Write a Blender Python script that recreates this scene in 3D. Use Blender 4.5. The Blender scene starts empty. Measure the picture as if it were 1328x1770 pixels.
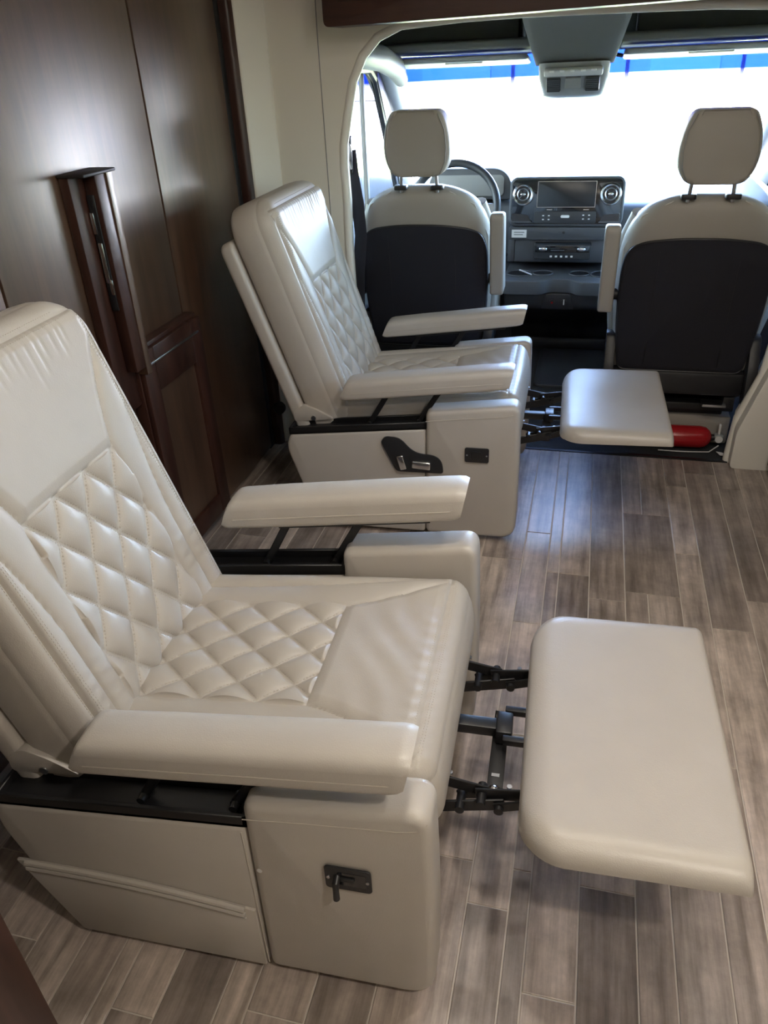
import bpy, bmesh, math, random
import numpy as np
from mathutils import Vector, Matrix
random.seed(7); np.random.seed(7)
PI = math.pi
SC = bpy.context.scene
COL = SC.collection

# ------------------------------------------------------------------ camera
YAW, PITCH, ROLL, FPX, EYE = math.radians(15.5), math.radians(31.05), math.radians(-2.92), 1315.0, 1.40
fw = Vector((-math.sin(YAW)*math.cos(PITCH), math.cos(YAW)*math.cos(PITCH), -math.sin(PITCH)))
rt = Vector((math.cos(YAW), math.sin(YAW), 0)); up = rt.cross(fw)
r2 = math.cos(ROLL)*rt + math.sin(ROLL)*up; u2 = -math.sin(ROLL)*rt + math.cos(ROLL)*up
cam = bpy.data.cameras.new('camera'); cam.sensor_fit = 'HORIZONTAL'; cam.sensor_width = 36.0
cam.lens = 36.0*FPX/1328.0; cam.clip_start = 0.02; cam.clip_end = 500
camo = bpy.data.objects.new('camera', cam); COL.objects.link(camo)
mw = Matrix((r2, u2, -fw)).transposed().to_4x4(); mw.translation = (0, 0, EYE); camo.matrix_world = mw
SC.camera = camo

# ------------------------------------------------------------------ world, sun, exposure
SC.view_settings.view_transform = 'Standard'; SC.view_settings.look = 'None'
SC.view_settings.gamma = 1.0; SC.view_settings.use_curve_mapping = False
SC.view_settings.exposure = -0.05
W = bpy.data.worlds.new('sky'); SC.world = W; W.use_nodes = True
wn = W.node_tree.nodes; wl = W.node_tree.links
sky = wn.new('ShaderNodeTexSky'); sky.sky_type = 'NISHITA'; sky.sun_disc = False
sky.sun_elevation = math.radians(52); sky.sun_rotation = math.radians(215); sky.dust_density = 2.5
wl.new(sky.outputs[0], wn['Background'].inputs[0]); wn['Background'].inputs[1].default_value = 16.0
sun = bpy.data.lights.new('sun', 'SUN'); sun.energy = 125.0; sun.angle = math.radians(1.0); sun.color = (1, .97, .92)
suno = bpy.data.objects.new('sun', sun); COL.objects.link(suno)
suno.rotation_euler = (math.radians(27), math.radians(-18), 0)

# ------------------------------------------------------------------ materials
def new_mat(name):
    m = bpy.data.materials.new(name); m.use_nodes = True
    return m, m.node_tree.nodes, m.node_tree.links, m.node_tree.nodes['Principled BSDF']
def plain(name, col, rough=.5, metal=0, spec=.5, bump=0, bscale=300, coat=0):
    m, n, l, b = new_mat(name)
    b.inputs['Base Color'].default_value = (*col, 1); b.inputs['Roughness'].default_value = rough
    b.inputs['Metallic'].default_value = metal; b.inputs['Specular IOR Level'].default_value = spec
    b.inputs['Coat Weight'].default_value = coat
    if bump:
        tc = n.new('ShaderNodeTexCoord'); t = n.new('ShaderNodeTexNoise'); t.inputs['Scale'].default_value = bscale
        t.inputs['Detail'].default_value = 3
        bp = n.new('ShaderNodeBump'); bp.inputs['Strength'].default_value = bump; bp.inputs['Distance'].default_value = .002
        l.new(tc.outputs['Object'], t.inputs['Vector']); l.new(t.outputs[0], bp.inputs['Height']); l.new(bp.outputs[0], b.inputs['Normal'])
    return m
def leather(name, col, rough=.42):
    m, n, l, b = new_mat(name)
    tc = n.new('ShaderNodeTexCoord')
    v = n.new('ShaderNodeTexVoronoi'); v.inputs['Scale'].default_value = 420
    n1 = n.new('ShaderNodeTexNoise'); n1.inputs['Scale'].default_value = 9; n1.inputs['Detail'].default_value = 5
    mx = n.new('ShaderNodeMix'); mx.data_type = 'RGBA'
    mx.inputs[6].default_value = (*[c*.90 for c in col], 1); mx.inputs[7].default_value = (*[min(1, c*1.08) for c in col], 1)
    l.new(tc.outputs['Object'], v.inputs['Vector']); l.new(tc.outputs['Object'], n1.inputs['Vector'])
    l.new(n1.outputs[0], mx.inputs[0]); l.new(mx.outputs[2], b.inputs['Base Color'])
    n2 = n.new('ShaderNodeTexNoise'); n2.inputs['Scale'].default_value = 38; n2.inputs['Detail'].default_value = 3
    l.new(tc.outputs['Object'], n2.inputs['Vector'])
    ma = n.new('ShaderNodeMath'); ma.operation = 'MULTIPLY_ADD'; ma.inputs[1].default_value = 2.2
    l.new(n2.outputs[0], ma.inputs[0]); l.new(v.outputs['Distance'], ma.inputs[2])
    bp = n.new('ShaderNodeBump'); bp.inputs['Strength'].default_value = .07; bp.inputs['Distance'].default_value = .0022
    l.new(ma.outputs[0], bp.inputs['Height']); l.new(bp.outputs[0], b.inputs['Normal'])
    b.inputs['Roughness'].default_value = rough; b.inputs['Specular IOR Level'].default_value = .62
    return m
def wood(name, c1, c2, rough=.3, axis='Z', scale=1.0, coat=.0, spec=.5):
    m, n, l, b = new_mat(name)
    tc = n.new('ShaderNodeTexCoord'); mp = n.new('ShaderNodeMapping')
    s = {'Z': (14, 14, 1.1), 'Y': (14, 1.1, 14), 'X': (1.1, 14, 14)}[axis]
    mp.inputs['Scale'].default_value = tuple(k*scale for k in s)
    n1 = n.new('ShaderNodeTexNoise'); n1.inputs['Scale'].default_value = 2.2; n1.inputs['Detail'].default_value = 8; n1.inputs['Distortion'].default_value = .5
    n2 = n.new('ShaderNodeTexNoise'); n2.inputs['Scale'].default_value = 11; n2.inputs['Detail'].default_value = 4
    ad = n.new('ShaderNodeMath'); ad.operation = 'MULTIPLY_ADD'; ad.inputs[1].default_value = .35
    rp = n.new('ShaderNodeValToRGB'); rp.color_ramp.elements[0].position = .38; rp.color_ramp.elements[1].position = .85
    rp.color_ramp.elements[0].color = (*c1, 1); rp.color_ramp.elements[1].color = (*c2, 1)
    l.new(tc.outputs['Object'], mp.inputs[0]); l.new(mp.outputs[0], n1.inputs['Vector']); l.new(mp.outputs[0], n2.inputs['Vector'])
    l.new(n2.outputs[0], ad.inputs[0]); l.new(n1.outputs[0], ad.inputs[2]); l.new(ad.outputs[0], rp.inputs[0]); l.new(rp.outputs[0], b.inputs['Base Color'])
    bp = n.new('ShaderNodeBump'); bp.inputs['Strength'].default_value = .06; bp.inputs['Distance'].default_value = .001
    l.new(ad.outputs[0], bp.inputs['Height']); l.new(bp.outputs[0], b.inputs['Normal'])
    b.inputs['Roughness'].default_value = rough; b.inputs['Coat Weight'].default_value = coat; b.inputs['Coat Roughness'].default_value = .36; b.inputs['Coat IOR'].default_value = 1.85 if coat else 1.5
    b.inputs['Specular IOR Level'].default_value = spec
    if coat: b.inputs['Specular Tint'].default_value = (1, .84, .62, 1)
    return m
def plank_mat():
    m, n, l, b = new_mat('plank_wood')
    tc = n.new('ShaderNodeTexCoord'); oi = n.new('ShaderNodeObjectInfo')
    mp = n.new('ShaderNodeMapping'); mp.inputs['Scale'].default_value = (30, 2.2, 1)
    ofs = n.new('ShaderNodeVectorMath'); ofs.operation = 'SCALE'; ofs.inputs[0].default_value = (37, 11, 5)
    l.new(oi.outputs['Random'], ofs.inputs['Scale']); l.new(ofs.outputs[0], mp.inputs['Location'])
    l.new(tc.outputs['Object'], mp.inputs[0])
    n1 = n.new('ShaderNodeTexNoise'); n1.inputs['Scale'].default_value = 1.4; n1.inputs['Detail'].default_value = 10; n1.inputs['Roughness'].default_value = .65
    l.new(mp.outputs[0], n1.inputs['Vector'])
    n2 = n.new('ShaderNodeTexNoise'); n2.inputs['Scale'].default_value = 9; n2.inputs['Detail'].default_value = 6; n2.inputs['Roughness'].default_value = .7
    ad2 = n.new('ShaderNodeVectorMath'); l.new(tc.outputs['Object'], ad2.inputs[0]); l.new(ofs.outputs[0], ad2.inputs[1])
    l.new(ad2.outputs[0], n2.inputs['Vector'])
    base = n.new('ShaderNodeValToRGB'); e = base.color_ramp.elements
    e[0].color = (.25, .205, .178, 1); e[1].color = (.54, .45, .385, 1)
    x = base.color_ramp.elements.new(.35); x.color = (.37, .305, .262, 1)
    x = base.color_ramp.elements.new(.7); x.color = (.45, .375, .32, 1)
    l.new(oi.outputs['Random'], base.inputs[0])
    g = n.new('ShaderNodeValToRGB'); g.color_ramp.elements[0].position = .30; g.color_ramp.elements[1].position = .75
    g.color_ramp.elements[0].color = (.50, .48, .46, 1); g.color_ramp.elements[1].color = (1.55, 1.55, 1.55, 1)
    l.new(n1.outputs[0], g.inputs[0])
    g2 = n.new('ShaderNodeValToRGB'); g2.color_ramp.elements[0].position = .32; g2.color_ramp.elements[1].position = .72
    g2.color_ramp.elements[0].color = (.62, .62, .62, 1); g2.color_ramp.elements[1].color = (1.4, 1.42, 1.45, 1)
    l.new(n2.outputs[0], g2.inputs[0])
    m1 = n.new('ShaderNodeMix'); m1.data_type = 'RGBA'; m1.blend_type = 'MULTIPLY'; m1.inputs[0].default_value = 1
    m2 = n.new('ShaderNodeMix'); m2.data_type = 'RGBA'; m2.blend_type = 'MULTIPLY'; m2.inputs[0].default_value = .8
    l.new(base.outputs[0], m1.inputs[6]); l.new(g.outputs[0], m1.inputs[7]); l.new(m1.outputs[2], m2.inputs[6]); l.new(g2.outputs[0], m2.inputs[7])
    l.new(m2.outputs[2], b.inputs['Base Color'])
    bp = n.new('ShaderNodeBump'); bp.inputs['Strength'].default_value = .12; bp.inputs['Distance'].default_value = .001
    l.new(n1.outputs[0], bp.inputs['Height']); l.new(bp.outputs[0], b.inputs['Normal'])
    b.inputs['Roughness'].default_value = .37; b.inputs['Specular IOR Level'].default_value = 1.0
    return m
def thin_glass(name, tint=(1, 1, 1), refl=.06, band=None):
    m = bpy.data.materials.new(name); m.use_nodes = True; n = m.node_tree.nodes; l = m.node_tree.links; n.clear()
    o = n.new('ShaderNodeOutputMaterial'); t = n.new('ShaderNodeBsdfTransparent'); g = n.new('ShaderNodeBsdfGlossy'); mx = n.new('ShaderNodeMixShader')
    g.inputs['Roughness'].default_value = .02; t.inputs[0].default_value = (*tint, 1)
    fr = n.new('ShaderNodeFresnel'); fr.inputs[0].default_value = 1.35
    l.new(fr.outputs[0], mx.inputs[0]); l.new(t.outputs[0], mx.inputs[1]); l.new(g.outputs[0], mx.inputs[2]); l.new(mx.outputs[0], o.inputs[0])
    if band:
        tc = n.new('ShaderNodeTexCoord'); sp = n.new('ShaderNodeSeparateXYZ'); mr = n.new('ShaderNodeMapRange')
        mr.inputs[1].default_value = band[0]; mr.inputs[2].default_value = band[1]
        rp = n.new('ShaderNodeMix'); rp.data_type = 'RGBA'; rp.inputs[6].default_value = (*tint, 1); rp.inputs[7].default_value = (*band[2], 1)
        l.new(tc.outputs['Object'], sp.inputs[0]); l.new(sp.outputs[2], mr.inputs[0]); l.new(mr.outputs[0], rp.inputs[0]); l.new(rp.outputs[2], t.inputs[0])
    return m
def emis(name, col, s):
    m, n, l, b = new_mat(name); b.inputs['Emission Color'].default_value = (*col, 1); b.inputs['Emission Strength'].default_value = s
    b.inputs['Base Color'].default_value = (*col, 1); return m

M = {}
M['leather'] = leather('cream_leather', (.455, .415, .365), .44)
M['vinyl'] = leather('cream_vinyl', (.47, .432, .385), .40)
M['cabvinyl'] = plain('cab_cream_vinyl', (.33, .305, .265), .5, bump=.1, bscale=400)
M['thread'] = plain('cream_thread', (.50, .455, .395), .7)
M['piping'] = plain('cream_piping', (.60, .54, .46), .5)
M['black'] = plain('black_powder_coat', (.010, .010, .011), .38)
M['blackplastic'] = plain('black_plastic', (.013, .013, .015), .45)
M['blackcloth'] = plain('black_seat_cloth', (.012, .012, .018), .85, bump=.2, bscale=900)
M['chrome'] = plain('chrome', (.75, .75, .75), .18, metal=1)
M['steel'] = plain('zinc_steel', (.55, .56, .58), .3, metal=1)
M['wood'] = wood('walnut_panel', (.030, .014, .0085), (.085, .042, .024), .36, 'Z', coat=.62, spec=1.0)
M['woodred'] = wood('cherry_walnut', (.018, .0062, .0045), (.050, .019, .0125), .36, 'Z', spec=.5)
M['woodx'] = wood('walnut_valance', (.020, .008, .006), (.052, .022, .015), .4, 'X')
M['wall'] = plain('cream_wall_vinyl', (.76, .72, .63), .55, bump=.08, bscale=500)
M['wallbright'] = plain('cream_trim', (.78, .75, .67), .45)
M['dashgrey'] = plain('dash_grey_plastic', (.060, .064, .070), .5, bump=.1, bscale=600)
M['dashdark'] = plain('dash_dark_plastic', (.022, .024, .027), .5)
M['piano'] = plain('piano_black', (.012, .013, .015), .12, coat=.5)
M['screen'] = plain('screen_glass', (.012, .014, .016), .28)
M['greyplastic'] = plain('grey_trim_plastic', (.22, .22, .215), .5)
M['lightgrey'] = plain('light_grey_plastic', (.26, .27, .27), .45)
M['headliner'] = plain('dark_headliner', (.045, .047, .045), .8, bump=.2, bscale=700)
M['headgrey'] = plain('grey_headliner', (.10, .105, .10), .8, bump=.15, bscale=700)
M['carpet'] = plain('black_carpet', (.026, .029, .032), .9, bump=.8, bscale=350)
M['rubber'] = plain('black_rubber_mat', (.060, .066, .076), .36, bump=.3, bscale=200)
M['red'] = plain('red_enamel', (.36, .012, .016), .22)
M['white'] = plain('white_paint', (.75, .75, .73), .5)
M['whiteplastic'] = plain('white_plastic', (.70, .70, .68), .4)
M['grout'] = plain('pale_grout', (.62, .56, .49), .6)
M['plank'] = plank_mat()
M['ceil'] = plain('ceiling_white', (.70, .68, .63), .6)
M['concrete'] = plain('pale_concrete', (.55, .54, .52), .9)
M['grass'] = plain('dry_grass', (.060, .056, .008), .9, bump=.5, bscale=30)
M['lawn'] = plain('sunlit_lawn', (.33, .37, .15), .9, bump=.5, bscale=30)
M['bwhite'] = plain('pale_siding', (.60, .60, .62), .8)
M['bgrey'] = plain('grey_gap', (.02, .02, .025), .8)
M['blue'] = plain('blue_paint', (.03, .12, .50), .5)
M['pink'] = plain('red_sign', (.45, .08, .08), .6)
M['glass'] = thin_glass('window_glass', (.93, .96, .95))
M['wsglass'] = thin_glass('windscreen_glass', (.92, .96, .98), band=(1.205, 1.285, (.0015, .009, .15)))
M['privacy'] = thin_glass('privacy_glass', (.30, .33, .32))
M['doorglass'] = thin_glass('tinted_door_glass', (.42, .45, .44))
M['lens'] = plain('clear_lens', (.55, .56, .55), .15)
M['led'] = emis('led_disc', (1, .93, .82), 12)

# ------------------------------------------------------------------ helpers
def tag(o, label=None, cat=None, group=None, kind=None):
    if label: o['label'] = label
    if cat: o['category'] = cat
    if group: o['group'] = group
    if kind: o['kind'] = kind
    return o
def empty(name, loc=(0, 0, 0), rz=0):
    o = bpy.data.objects.new(name, None); COL.objects.link(o); o.empty_display_size = .1
    o.location = loc; o.rotation_euler = (0, 0, rz); return o
def link(name, me, mat, parent=None, sharp=38):
    if mat is not None and not me.materials: me.materials.append(M[mat] if isinstance(mat, str) else mat)
    if sharp:
        me.polygons.foreach_set('use_smooth', [True]*len(me.polygons)); me.set_sharp_from_angle(angle=math.radians(sharp))
    o = bpy.data.objects.new(name, me); COL.objects.link(o); o.parent = parent; return o

class MB:
    """collects solids into one bmesh"""
    def __init__(s): s.bm = bmesh.new()
    def _new(s, vs, fs, bev=0, seg=2, ang=28):
        b = bmesh.new(); V = [b.verts.new(v) for v in vs]
        for f in fs:
            try: b.faces.new([V[i] for i in f])
            except ValueError: pass
        bmesh.ops.recalc_face_normals(b, faces=b.faces)
        if bev:
            ed = [e for e in b.edges if len(e.link_faces) == 2 and e.calc_face_angle(0) > math.radians(ang)]
            bmesh.ops.bevel(b, geom=ed, offset=bev, segments=seg, profile=.5, affect='EDGES', clamp_overlap=True)
        me = bpy.data.meshes.new('t'); b.to_mesh(me); b.free(); s.bm.from_mesh(me); bpy.data.meshes.remove(me)
        return s
    def box(s, x0, x1, y0, y1, z0, z1, bev=0, seg=2, mat=None):
        vs = [(x, y, z) for x in (x0, x1) for y in (y0, y1) for z in (z0, z1)]
        if mat is not None: vs = [mat @ Vector(v) for v in vs]
        return s._new(vs, [(0, 1, 3, 2), (4, 6, 7, 5), (0, 4, 5, 1), (2, 3, 7, 6), (0, 2, 6, 4), (1, 5, 7, 3)], bev, seg)
    def prism(s, out, axis, a, b, bev=0, seg=2, fn=None, ang=28):
        """outline (p,q) extruded along axis: X:(y,z) Y:(x,z) Z:(x,y)"""
        f = {'X': lambda p, q, t: (t, p, q), 'Y': lambda p, q, t: (p, t, q), 'Z': lambda p, q, t: (p, q, t)}[axis]
        n = len(out); vs = [f(p, q, a) for p, q in out] + [f(p, q, b) for p, q in out]
        if fn: vs = [fn(*v) for v in vs]
        fs = [tuple(range(n)), tuple(range(2*n-1, n-1, -1))] + [(i, (i+1) % n, n+(i+1) % n, n+i) for i in range(n)]
        return s._new(vs, fs, bev, seg, ang)
    def tube(s, pts, r, n=10, closed=False, caps=True, flat=None):
        P = [Vector(p) for p in pts]; k = len(P); rings = []; prev = None
        for i in range(k):
            if closed: t = P[(i+1) % k]-P[i-1]
            else: t = P[min(i+1, k-1)]-P[max(i-1, 0)]
            t.normalize()
            if prev is None: a = t.cross(Vector((0, 0, 1)) if abs(t.z) < .9 else Vector((1, 0, 0))).normalized()
            else: a = (prev-t*prev.dot(t)).normalized()
            prev = a; b = t.cross(a); rr = r[i] if hasattr(r, '__len__') else r
            rings.append([P[i]+(a*math.cos(2*PI*j/n)+b*math.sin(2*PI*j/n)*(flat or 1))*rr for j in range(n)])
        vs = [v for R in rings for v in R]; fs = []
        for i in range(k if closed else k-1):
            for j in range(n): fs.append((i*n+j, i*n+(j+1) % n, ((i+1) % k)*n+(j+1) % n, ((i+1) % k)*n+j))
        if caps and not closed: fs += [tuple(range(n)), tuple((k-1)*n+j for j in range(n))]
        return s._new(vs, fs)
    def cyl(s, p, q, r, n=20, bev=0):
        return s.tube([p, q], r, n) if not bev else s.tube(
            [Vector(p), Vector(p)+(Vector(q)-Vector(p)).normalized()*bev, Vector(q)-(Vector(q)-Vector(p)).normalized()*bev, Vector(q)], [r-bev, r, r, r-bev], n)
    def bar(s, p, q, w, t, side=(0, 1, 0), bev=.0015):
        """flat bar p->q, thickness t along side, width w across"""
        p, q = Vector(p), Vector(q); d = (q-p).normalized(); y = Vector(side); z = d.cross(y).normalized(); y = z.cross(d).normalized()
        m = Matrix((d, y, z)).transposed().to_4x4(); m.translation = p
        return s.box(-w*.4, (q-p).length+w*.4, -t/2, t/2, -w/2, w/2, bev, 1, m)
    def sphere(s, c, r, u=16, v=10):
        vs = []; fs = []; rr = r if hasattr(r, '__len__') else (r, r, r)
        for i in range(v+1):
            th = PI*i/v
            for j in range(u): vs.append((c[0]+rr[0]*math.sin(th)*math.cos(2*PI*j/u), c[1]+rr[1]*math.sin(th)*math.sin(2*PI*j/u), c[2]+rr[2]*math.cos(th)))
        for i in range(v):
            for j in range(u): fs.append((i*u+j, i*u+(j+1) % u, (i+1)*u+(j+1) % u, (i+1)*u+j))
        b = bmesh.new(); V = [b.verts.new(x) for x in vs]
        for f in fs: b.faces.new([V[i] for i in f])
        bmesh.ops.remove_doubles(b, verts=b.verts, dist=1e-6); bmesh.ops.recalc_face_normals(b, faces=b.faces)
        me = bpy.data.meshes.new('t'); b.to_mesh(me); b.free(); s.bm.from_mesh(me); bpy.data.meshes.remove(me); return s
    def build(s, name, mat, parent=None, sharp=38):
        me = bpy.data.meshes.new(name); s.bm.to_mesh(me); s.bm.free(); return link(name, me, mat, parent, sharp)

def rrect(x0, x1, y0, y1, r, n=6, rs=None):
    """rounded rectangle outline, rs = radii (x0y0, x1y0, x1y1, x0y1)"""
    rs = rs or (r, r, r, r); out = []
    for (cx, cy, a), R in zip(((x0, y0, PI), (x1, y0, 1.5*PI), (x1, y1, 0), (x0, y1, .5*PI)), rs):
        sx = 1 if cx == x0 else -1; sy = 1 if cy == y0 else -1
        for k in range(n+1):
            t = a+.5*PI*k/n; out.append((cx+sx*R+R*math.cos(t), cy+sy*R+R*math.sin(t)))
    return out
def round_poly(pts, rad, n=5):
    out = []; k = len(pts)
    for i in range(k):
        p0, p, p1 = Vector(pts[i-1]), Vector(pts[i]), Vector(pts[(i+1) % k]); r = rad[i] if hasattr(rad, '__len__') else rad
        if r <= 0: out.append(tuple(p)); continue
        a = p+(p0-p).normalized()*min(r, (p0-p).length*.49); b = p+(p1-p).normalized()*min(r, (p1-p).length*.49)
        for j in range(n+1):
            t = j/n; out.append(tuple((1-t)**2*a+2*t*(1-t)*p+t*t*b))
    return out
def copy_tree(o, parent=None):
    c = o.copy(); COL.objects.link(c); c.parent = parent
    for ch in list(o.children): copy_tree(ch, c)
    return c

# ================================================================== THE SETTING
# ---- floor with its planks
fl = MB().box(-1.26, .84, -1.6, 2.825, -.04, -.0025).build('floor', 'grout'); tag(fl, 'grey brown wood plank flooring of the living area', kind='structure')
cols = [-1.26, -1.17, -1.09, -.98, -.89, -.80, -.722, -.688, -.607, -.505, -.454, -.351, -.245, -.114, -.035, .002, .094, .198, .262, .354, .427, .536, .612, .70, .775, .84]
joints = {13: [.862, 1.30, 1.72, 2.2], 14: [.95, 1.5, 1.98], 15: [.72, 1.40, 1.98], 16: [.942, 1.45, 1.87], 17: [.996, 1.4, 1.92, 2.38], 18: [.996, 1.4, 1.92, 2.38],
          19: [.7, 1.30, 2.155, 2.60], 20: [.9, 1.795, 2.713], 21: [1.1, 1.94, 2.61], 22: [.8, 1.5, 2.3], 12: [.95, 1.5, 2.03], 11: [.9, 1.6, 2.2]}
G = .0016
pm = {}
def plank(x0, x1, y0, y1):
    key = (round(x1-x0, 4), round(y1-y0, 3))
    if key not in pm:
        w, h = (x1-x0)/2-G, (y1-y0)/2-G; c = .0012
        vs = [(-w, -h, -.004), (w, -h, -.004), (w, h, -.004), (-w, h, -.004), (-w, -h, -.0006), (w, -h, -.0006), (w, h, -.0006), (-w, h, -.0006),
              (-w+c, -h+c, 0), (w-c, -h+c, 0), (w-c, h-c, 0), (-w+c, h-c, 0)]
        fs = [(0, 1, 5, 4), (1, 2, 6, 5), (2, 3, 7, 6), (3, 0, 4, 7), (4, 5, 9, 8), (5, 6, 10, 9), (6, 7, 11, 10), (7, 4, 8, 11), (8, 9, 10, 11)]
        me = bpy.data.meshes.new('plank'); me.from_pydata(vs, [], fs); me.materials.append(M['plank']); pm[key] = me
    o = bpy.data.objects.new('plank', pm[key]); COL.objects.link(o); o.parent = fl; o.location = ((x0+x1)/2, (y0+y1)/2, 0)
for i in range(len(cols)-1):
    x0, x1 = cols[i], cols[i+1]
    if i in joints: js = [-.5, .1]+joints[i]
    else:
        js = []; y = -.9+random.random()*.6
        while y < 2.5: js.append(y); y += .38+.35*random.random()
    js = [-1.6]+js+[2.822]
    for a, b in zip(js[:-1], js[1:]):
        if b < .25: continue                      # behind the viewer
        if i == 17 and abs(a-1.92) < .01: plank(cols[17], cols[19], a, b); continue
        if i == 18 and abs(a-1.92) < .01: continue
        plank(x0, x1, max(a, .05), b)

# ---- living area shell
ce = MB().box(-1.30, .90, -1.7, 2.95, 1.90, 1.95).build('ceiling', 'ceil'); tag(ce, 'cream ceiling of the living area', kind='structure')
wlft = MB().box(-1.32, -1.245, -1.7, 2.90, -.04, 1.90).build('wall_left', 'wall'); tag(wlft, 'cream side wall behind the walnut cabinets', kind='structure')
wb = MB().box(-1.30, .90, -1.70, -1.62, -.04, 1.90).build('wall_back', 'wall'); tag(wb, 'cream rear wall of the living area', kind='structure')
# right wall with a wide window
wr = MB()
WY0, WY1, WZ0, WZ1 = 1.25, 2.25, .95, 1.50
wr.box(.84, .90, -1.7, 2.95, -.04, WZ0); wr.box(.84, .90, -1.7, 2.95, WZ1, 1.90)
wr.box(.84, .90, -1.7, WY0, WZ0, WZ1); wr.box(.84, .90, WY1, 2.95, WZ0, WZ1)
wr = wr.build('wall_right', 'wall', sharp=0); tag(wr, 'cream right wall with a wide window', kind='structure')
for k, (a, b) in enumerate(((WY0, WY1),)):
    w = MB().box(.868, .872, a, b, WZ0, WZ1).build('window_2', 'privacy', sharp=0); tag(w, 'wide side window in the right wall', kind='structure')
    f = MB(); f.box(.835, .86, a, b, WZ0, WZ0+.025, .004); f.box(.835, .86, a, b, WZ1-.025, WZ1, .004); f.box(.835, .86, a, a+.025, WZ0+.025, WZ1-.025, .004); f.box(.835, .86, b-.025, b, WZ0+.025, WZ1-.025, .004)
    f.build('window_frame', 'blackplastic', w)
# bulkhead with the rounded cab opening
YB0, YB1 = 2.83, 2.91
left = [(-.87, -.04), (-.872, .70), (-.873, .80), (-.868, .94), (-.872, 1.06), (-.868, 1.13), (-.848, 1.22), (-.822, 1.324), (-.782, 1.398), (-.728, 1.448), (-.65, 1.478), (-.45, 1.489), (-.27, 1.492)]
right = [(.08, 1.488), (.30, 1.484), (.45, 1.476), (.55, 1.445), (.61, 1.39), (.65, 1.30), (.67, 1.20), (.675, .95), (.67, .55), (.655, .36), (.60, .18), (.592, .02), (.592, -.04)]
arch = left+right
def bulkhead():
    vs = []; fs = []
    outer = []
    for x, z in arch:   # outer boundary partner
        if z < 1.44 and x < -.5: outer.append((-1.25, z))
        elif z < 1.44 and x > .5: outer.append((.86, z))
        else: outer.append((max(-1.25, min(.86, -.1+(x+.1)*1.45)), 1.90))
    for (x, z), (X, Z) in zip(arch, outer):
        vs += [(x, YB0, z), (X, YB0, Z), (x, YB1, z), (X, YB1, Z)]
    for i in range(len(arch)-1):
        a = 4*i; b = 4*(i+1)
        fs += [(a, a+1, b+1, b), (a+2, b+2, b+3, a+3), (a, b, b+2, a+2)]
    # the two upper corners
    li = next(i for i, o in enumerate(outer) if o[1] == 1.90); ri = max(i for i, o in enumerate(outer) if o[1] == 1.90)
    n = len(vs); vs += [(-1.25, YB0, 1.90), (.86, YB0, 1.90)]
    fs += [(4*(li-1)+1, n, 4*li+1), (4*ri+1, n+1, 4*(ri+1)+1)]
    me = bpy.data.meshes.new('wall_front'); me.from_pydata(vs, [], fs); me.update()
    b = bmesh.new(); b.from_mesh(me); bmesh.ops.recalc_face_normals(b, faces=b.faces); b.to_mesh(me); b.free()
    o = link('wall_front', me, 'wall', sharp=50)
    # soft rolled edge round the opening
    MB().tube([(x, YB0+.012, z) for x, z in arch], .017, 10).build('edge_roll', 'wallbright', o)
    MB().tube([(-.93, YB0-.0005, z) for z in (0, .5, 1, 1.45)]+[(-.925, YB0-.0005, 1.9)], .0016, 6).build('panel_seam', 'greyplastic', o)
    tag(o, 'cream partition with the rounded opening to the cab', kind='structure')
bulkhead()
p1 = MB().prism([(-1.245, 2.735), (-1.175, 2.735), (-1.105, 2.815), (-1.105, YB0), (-1.245, YB0)], 'Z', -.002, 1.90, .006).build('trim_1', 'wallbright')
tag(p1, 'cream corner post beside the walnut wardrobe', kind='structure')
# right leg of the opening, low cream shroud
p2 = MB().prism(round_poly([(.592, 0), (.592, .15), (.655, .37), (.72, .60), (.74, .60), (.74, 0)], .02), 'Y', 2.775, YB0, .012).build('trim_2', 'wallbright')
tag(p2, 'cream shroud at the foot of the cab opening on the right', kind='structure')

# ---- recessed ceiling lamps
for k, (x, y) in enumerate(((-.05, .95), (-.22, 1.75), (.42, 1.20), (.56, .05))):
    e = empty('ceiling_lamp', (x, y, 1.90)); tag(e, ('recessed ceiling lamp above the nearest recliner', 'recessed ceiling lamp above the farther recliner', 'recessed ceiling lamp over the aisle', 'recessed ceiling lamp behind the viewer')[k], 'lamp', 'ceiling lamps')
    MB().cyl((0, 0, -.012), (0, 0, 0), .05, 24).build('bezel', 'chrome', e)
    MB().cyl((0, 0, -.014), (0, 0, -.011), .040, 24).build('diffuser', 'led', e)
    L = bpy.data.lights.new('lamp_light', 'AREA'); L.shape = 'DISK'; L.size = .09; L.energy = (6.5, 2.0, 5.0, 11.5)[k]; L.color = (1, .91, .81)
    lo = bpy.data.objects.new('lamp_light', L); COL.objects.link(lo); lo.parent = e; lo.location = (0, 0, -.016)

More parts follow.
